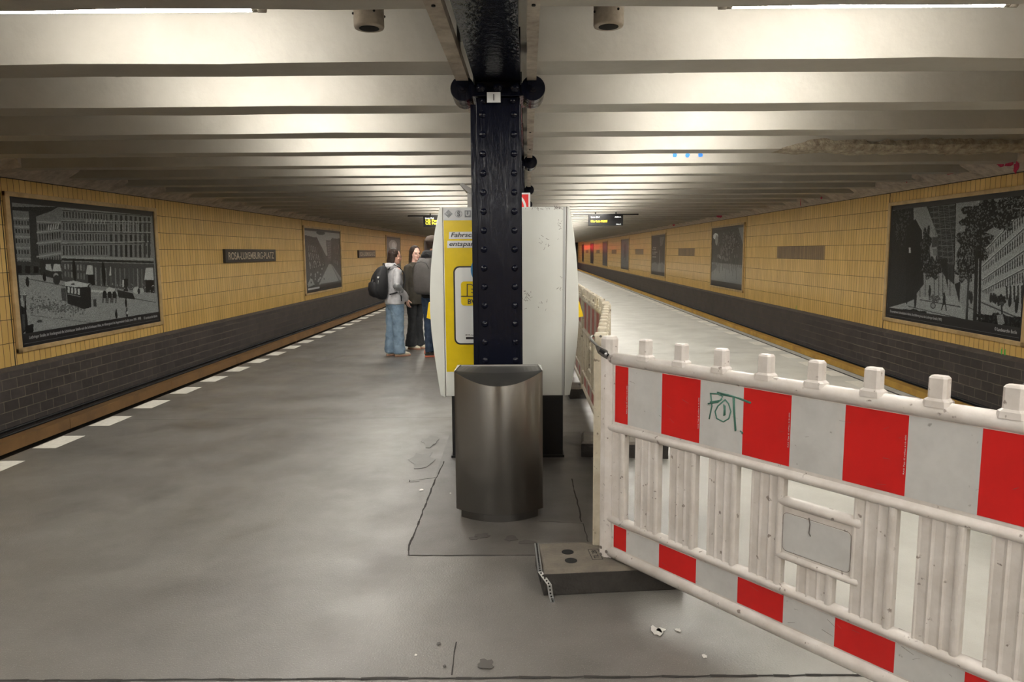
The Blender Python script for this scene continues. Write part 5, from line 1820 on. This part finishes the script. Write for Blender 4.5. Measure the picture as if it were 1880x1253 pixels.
chain(bm, [((-.09, -.01, 1.45), .034), ((-.06, .055, 1.43), .03), ((0, .085, 1.405), .026)]); chain(bm, [((.09, -.01, 1.45), .034), ((.06, .055, 1.43), .03), ((0, .085, 1.405), .026)])
blend('hood', bm, 'jgrey', t, .010, 3, .02, .05, k=k)
bm = bmesh.new()
chain(bm, [(tuple(Vector(armsW[1][0]) + Vector((.004, -.004, .01))), .059), (tuple(Vector(armsW[1][0]) * .55 + Vector(armsW[1][1]) * .45 + Vector((.004, .0, 0))), .0525)])
ss = blend('elbow_patch', bm, 'jgrey2', t, .010, 2, .01, .06, k=k); ss['label'] = 'darker grey sleeve panel'
bm = bmesh.new(); tube(bm, [Vector(p) * k for p in ((.179, .035, 1.03), (.186, .04, .96), (.188, .042, .90))], .008, 6); obj('pocket_zip', bm, 'hoodie', t, world=False)
bm = bmesh.new()
for sd, ft in ((-1, feetW[0]), (1, feetW[1])):
    stack(bm, [(ft[0], ft[1] - .005, .045, .088, .105), (ft[0], ft[1] - .01, .14, .082, .098), (ft[0] * .98, ft[1] * .8 - .004, .30, .080, .094), (ft[0] * .95, ft[1] * .6, .49, .083, .094), (sd * .084, ft[1] * .3, .70, .093, .108), (sd * .082, 0, .86, .098, .12)])
stack(bm, [(0, -.008, .76, .13, .10), (0, -.010, .86, .160, .118), (0, -.005, .95, .13, .095)])
blend('trousers', bm, 'denim', t, .0105, 4, .028, .06, k=k)
for sd, ft in ((-1, feetW[0]), (1, feetW[1])): shoe(t, k, ft, 0, 'shoew', 'sole_t')
bm = bmesh.new(); ball(bm, HM @ Vector((.082, -.02, -.07)), .013, 6); obj('hair_clip', bm, 'shoew', t, world=False)
bm = bmesh.new()
for sd in (-1, 1):
    tube(bm, [HM @ Vector((sd * .031 + .019 * math.cos(a), .098, .006 + .017 * math.sin(a))) for a in [2 * PI * i / 14 for i in range(15)]], .0016, 5)
    tube(bm, [HM @ Vector((sd * .050, .096, .008)), HM @ Vector((sd * .076, .03, .005))], .0016, 5)
obj('glasses', bm, 'packg', t, world=False)


def strap(bm, pts, w_=.03, th=.008, k=1.0):
    """flat webbing band along points"""
    P_ = [Vector(p) * k for p in pts]
    rows = []
    for i, p in enumerate(P_):
        d = (P_[min(i + 1, len(P_) - 1)] - P_[max(i - 1, 0)]).normalized()
        u = Vector((1, 0, 0)); u = (u - d * u.dot(d)).normalized(); v = d.cross(u)
        rows.append([p + u * w_ * math.cos(a) + v * th * math.sin(a) for a in [2 * PI * j / 10 for j in range(10)]])
    loft(bm, rows)


def backpack(label, host, k, shell, m, ms, mark=None, boxy=False):
    t = thing('backpack', label, 'backpack', host.location, host.rotation_euler.z)
    bm = bmesh.new()
    def sq(x, y, z, rx, ry, n=24, e=.62):
        out = []
        for i in range(n):
            a = 2 * PI * i / n; c_, s_ = math.cos(a), math.sin(a)
            out.append(((x + rx * math.copysign(abs(c_) ** e, c_)) * k, (y + ry * math.copysign(abs(s_) ** e, s_)) * k, z * k))
        return out
    loft(bm, [sq(*r) for r in shell])
    o = obj('main_bag', bm, m, t, world=False)
    sb = o.modifiers.new('sub', 'SUBSURF'); sb.levels = 1; sb.render_levels = 1
    tx = bpy.data.textures.new('bag_folds', 'CLOUDS'); tx.noise_scale = .09
    d = o.modifiers.new('folds', 'DISPLACE'); d.texture = tx; d.strength = .012; d.texture_coords = 'LOCAL'
    for sd in (-1, 1):
        bm = bmesh.new()
        strap(bm, [(sd * .085, -.125, 1.40), (sd * .095, -.095, 1.455), (sd * .10, -.03, 1.475), (sd * .105, .05, 1.435), (sd * .115, .125, 1.34), (sd * .135, .135, 1.22), (sd * .165, .08, 1.10), (sd * .175, -.03, 1.04), (sd * .15, -.14, 1.01)], .028, .009, k)
        obj('shoulder_strap', bm, ms, t, world=False)
    return t


bpk = backpack('black backpack worn by the woman in the light grey jacket', W1, k,
               [(0, -.20, .925, .05, .035), (0, -.225, .945, .10, .075), (0, -.255, 1.03, .145, .115), (0, -.262, 1.15, .155, .125), (0, -.25, 1.27, .148, .115), (0, -.225, 1.37, .120, .09), (0, -.19, 1.44, .085, .055), (0, -.17, 1.465, .04, .03)], 'packb', 'packb')
bm = bmesh.new(); 
loft(bm, [[((x + rx * math.cos(a)) * k, (y + ry * math.sin(a)) * k, z * k) for a in [2 * PI * i / 20 for i in range(20)]] for x, y, z, rx, ry in ((0, -.315, .965, .06, .04), (0, -.34, 1.0, .115, .07), (0, -.355, 1.10, .125, .078), (0, -.35, 1.19, .12, .068), (0, -.33, 1.225, .09, .04))])
obj('front_pocket', bm, 'packb', bpk, world=False)
bm = bmesh.new(); tube(bm, [Vector(p) * k for p in ((-.035, -.165, 1.45), (-.025, -.17, 1.50), (.025, -.17, 1.50), (.035, -.165, 1.45))], .008, 6); obj('grab_handle', bm, 'packb', bpk, world=False)
bm = bmesh.new(); prism(bm, [Vector(p) * k for p in ((.125, -.325, 1.295), (.143, -.300, 1.30), (.140, -.305, 1.275), (.133, -.318, 1.268))], (.006, -.006, 0)); obj('logo_patch', bm, 'pwhite', bpk, world=False)
for xx, zz in ((.10, 1.25), (.145, 1.24)):
    bm = bmesh.new(); tube(bm, [Vector(p) * k for p in ((xx, -.39 + (xx - .1) * 1.6, zz), (xx + .008, -.395 + (xx - .1) * 1.6, zz - .03), (xx - .004, -.395 + (xx - .1) * 1.6, zz - .06))], .0035, 5); obj('zip_pull', bm, 'steelb', bpk, world=False)

# ---- woman in the dark olive coat, half hidden
pm = on_z(760, 641, 0)
feetM = [(-.06, .02), (.09, -.02)]
armsM = [((-.22, .0, 1.10), (-.16, .18, 1.0), (.5, .6, .2), (0, -.3, 1), .5),
         ((.225, -.015, 1.11), (.235, .03, .86), (.0, .12, -1), (-1, .2, 0), .55)]
t, k, HM = figure('person', 'long-haired woman in a dark olive coat, half hidden behind the man with the cap', (pm.x + .03, pm.y + .05), math.radians(-122), 1.68,
                  dict(feet=feetM, arms=armsM, head=(.0, .02), turn=math.radians(-22), tilt=math.radians(-4)), 'skinp')
hair_long(t, k, HM, -.22)
bm = bmesh.new()
stack(bm, [(0, -.0, .76, .205, .15), (0, 0, .90, .195, .145), (0, .005, 1.05, .178, .135), (0, .01, 1.22, .185, .14), (0, 0, 1.34, .178, .12), (0, -.005, 1.42, .115, .09), (0, -.005, 1.46, .08, .07)])
for sd, a in ((-1, armsM[0]), (1, armsM[1])):
    chain(bm, [((sd * .163, 0, 1.365), .068), (a[0], .058), (tuple(Vector(a[1]) + (Vector(a[0]) - Vector(a[1])) * .12), .048)])
blend('coat', bm, 'olive', t, .0115, 4, .022, .09, k=k)
bm = bmesh.new()
for sd, ft in ((-1, feetM[0]), (1, feetM[1])):
    stack(bm, [(ft[0], ft[1] - .0, .05, .096, .120), (ft[0], ft[1] - .01, .14, .085, .105), (ft[0] * .98, ft[1] * .8, .30, .070, .080), (ft[0] * .95, ft[1] * .6 + .01, .49, .066, .072), (sd * .084, ft[1] * .3, .70, .080, .088), (sd * .082, 0, .86, .088, .10)])
stack(bm, [(0, 0, .78, .12, .09), (0, 0, .90, .15, .11), (0, 0, .98, .13, .10)])
blend('trousers', bm, 'denimd', t, .0105, 4, .020, .07, k=k)
for sd, ft in ((-1, feetM[0]), (1, feetM[1])): shoe(t, k, ft, 0, 'shoew', 'sole_t')

# ---- man with cap and grey backpack, back to the camera
pc = on_z(786, 657, 0)
feetC = [(-.09, .03), (.10, -.02)]
armsC = [((-.24, -.01, 1.10), (-.20, .20, 1.0), (.3, .8, .1), (.3, 0, -1), .5),
         ((.24, -.01, 1.10), (.19, .21, 1.02), (-.3, .8, .1), (-.3, 0, -1), .5)]
t, k, HM = figure('person', 'man in a brown cap and black hoodie, seen from behind beside the ticket machine', (pc.x + .10, pc.y + .02), math.radians(-24), 1.83,
                  dict(feet=feetC, arms=armsC, head=(0, .01), turn=math.radians(-14)))
C1 = t
hb = bmesh.new(); ball(hb, (0, -.022, .035), .0935, 10, sc=(.88, 1.02, 1.0)); stack(hb, [(0, -.06, -.055, .055, .035), (0, -.05, -.02, .072, .05), (0, -.03, .03, .078, .07)])
bm = bmesh.new(); merge_head(bm, hb, HM, 1); blend('hair', bm, 'hair', t, .008, 3, .004, .02)
hb = bmesh.new()
stack(hb, [(0, -.012, .038, .089, .105), (0, -.010, .058, .099, .116), (0, .000, .085, .100, .119), (0, .010, .112, .085, .102), (0, .015, .128, .05, .06)])
ball(hb, (0, .095, .055), .05, 8, sc=(1.2, .9, .16))
bm = bmesh.new(); merge_head(bm, hb, HM, 1); blend('flat_cap', bm, 'cap_c', t, .008, 3, .004, .03)
bm = bmesh.new()
stack(bm, [(0, -.0, .85, .185, .14), (0, 0, .93, .190, .14), (0, .0, 1.05, .18, .135), (0, .01, 1.22, .195, .14), (0, 0, 1.34, .185, .125), (0, -.005, 1.42, .125, .10), (0, -.005, 1.50, .078, .078)])
for sd, a in ((-1, armsC[0]), (1, armsC[1])):
    chain(bm, [((sd * .168, 0, 1.365), .072), (a[0], .062), (tuple(Vector(a[1]) + (Vector(a[0]) - Vector(a[1])) * .1), .05)])
blend('hoodie', bm, 'hoodie', t, .012, 4, .02, .09, k=k)
bm = bmesh.new(); stack(bm, [(0, -.075, 1.40, .13, .07), (0, -.08, 1.45, .14, .09), (0, -.065, 1.50, .115, .085), (0, -.05, 1.52, .08, .06)]); blend('hood', bm, 'hoodie', t, .011, 3, .014, .06, k=k)
bm = bmesh.new()
for sd, ft in ((-1, feetC[0]), (1, feetC[1])):
    stack(bm, [(ft[0], ft[1] - .01, .075, .066, .078), (ft[0], ft[1] - .01, .14, .068, .08), (ft[0] * .98, ft[1] * .8, .30, .075, .085), (ft[0] * .95, ft[1] * .6 + .01, .49, .079, .088), (sd * .086, ft[1] * .3, .70, .090, .10), (sd * .084, 0, .86, .10, .115)])
stack(bm, [(0, 0, .78, .13, .10), (0, -.005, .88, .17, .13), (0, 0, .96, .15, .11)])
blend('trousers', bm, 'navy', t, .011, 4, .026, .06, k=k)
for sd, ft in ((-1, feetC[0]), (1, feetC[1])):
    u_, mt_ = shoe(t, k, ft, math.radians(-38), 'shoed', 'sole_o', hi=True)
    bm = bmesh.new(); tube(bm, [mt_ @ Vector(p) for p in ((0, -.086, .045), (0, -.084, .075), (0, -.076, .105))], .010, 6); obj('heel_tab', bm, 'sole_o', u_, world=False)
bp2 = backpack('grey backpack worn by the man with the cap', C1, k,
               [(0, -.20, .905, .09, .03), (0, -.225, .915, .135, .07), (0, -.24, .96, .150, .09), (0, -.245, 1.10, .152, .098), (0, -.24, 1.25, .148, .092), (0, -.225, 1.34, .135, .078), (0, -.20, 1.395, .105, .055), (0, -.185, 1.41, .06, .03)], 'packg', 'packg2')
bm = bmesh.new(); tube(bm, [Vector(p) * k for p in ((-.05, -.15, 1.40), (-.045, -.16, 1.455), (0, -.165, 1.475), (.045, -.16, 1.455), (.05, -.15, 1.40))], .011, 7); obj('grab_handle', bm, 'packb', bp2, world=False)
bm = bmesh.new(); tube(bm, [Vector(p) * k for p in ((-.145, -.30, 1.16), (-.13, -.335, 1.27), (-.08, -.325, 1.345), (0, -.315, 1.365), (.08, -.325, 1.345), (.13, -.335, 1.27))], .004, 6); obj('zip', bm, 'packb', bp2, world=False)
bm = bmesh.new(); strap(bm, [(-.10, -.17, 1.395), (0, -.21, 1.415), (.10, -.17, 1.395)], .03, .02, k); obj('top_panel', bm, 'packg2', bp2, world=False)
# ------------------------------------------------------------------ world and view
w = bpy.data.worlds.new('world'); SC.world = w
w.use_nodes = True
w.node_tree.nodes['Background'].inputs['Color'].default_value = (0.0, 0.0, 0.0, 1)
SC.view_settings.view_transform = 'Standard'
SC.view_settings.look = 'None'
SC.view_settings.exposure = 0.98
SC.view_settings.gamma = 1.0
SC.cycles.use_denoising = True
SC.cycles.max_bounces = 8
SC.cycles.diffuse_bounces = 4
SC.cycles.glossy_bounces = 4
SC.cycles.sample_clamp_indirect = 6.0
SC.cycles.use_adaptive_sampling = True
SC.cycles.adaptive_threshold = 0.02
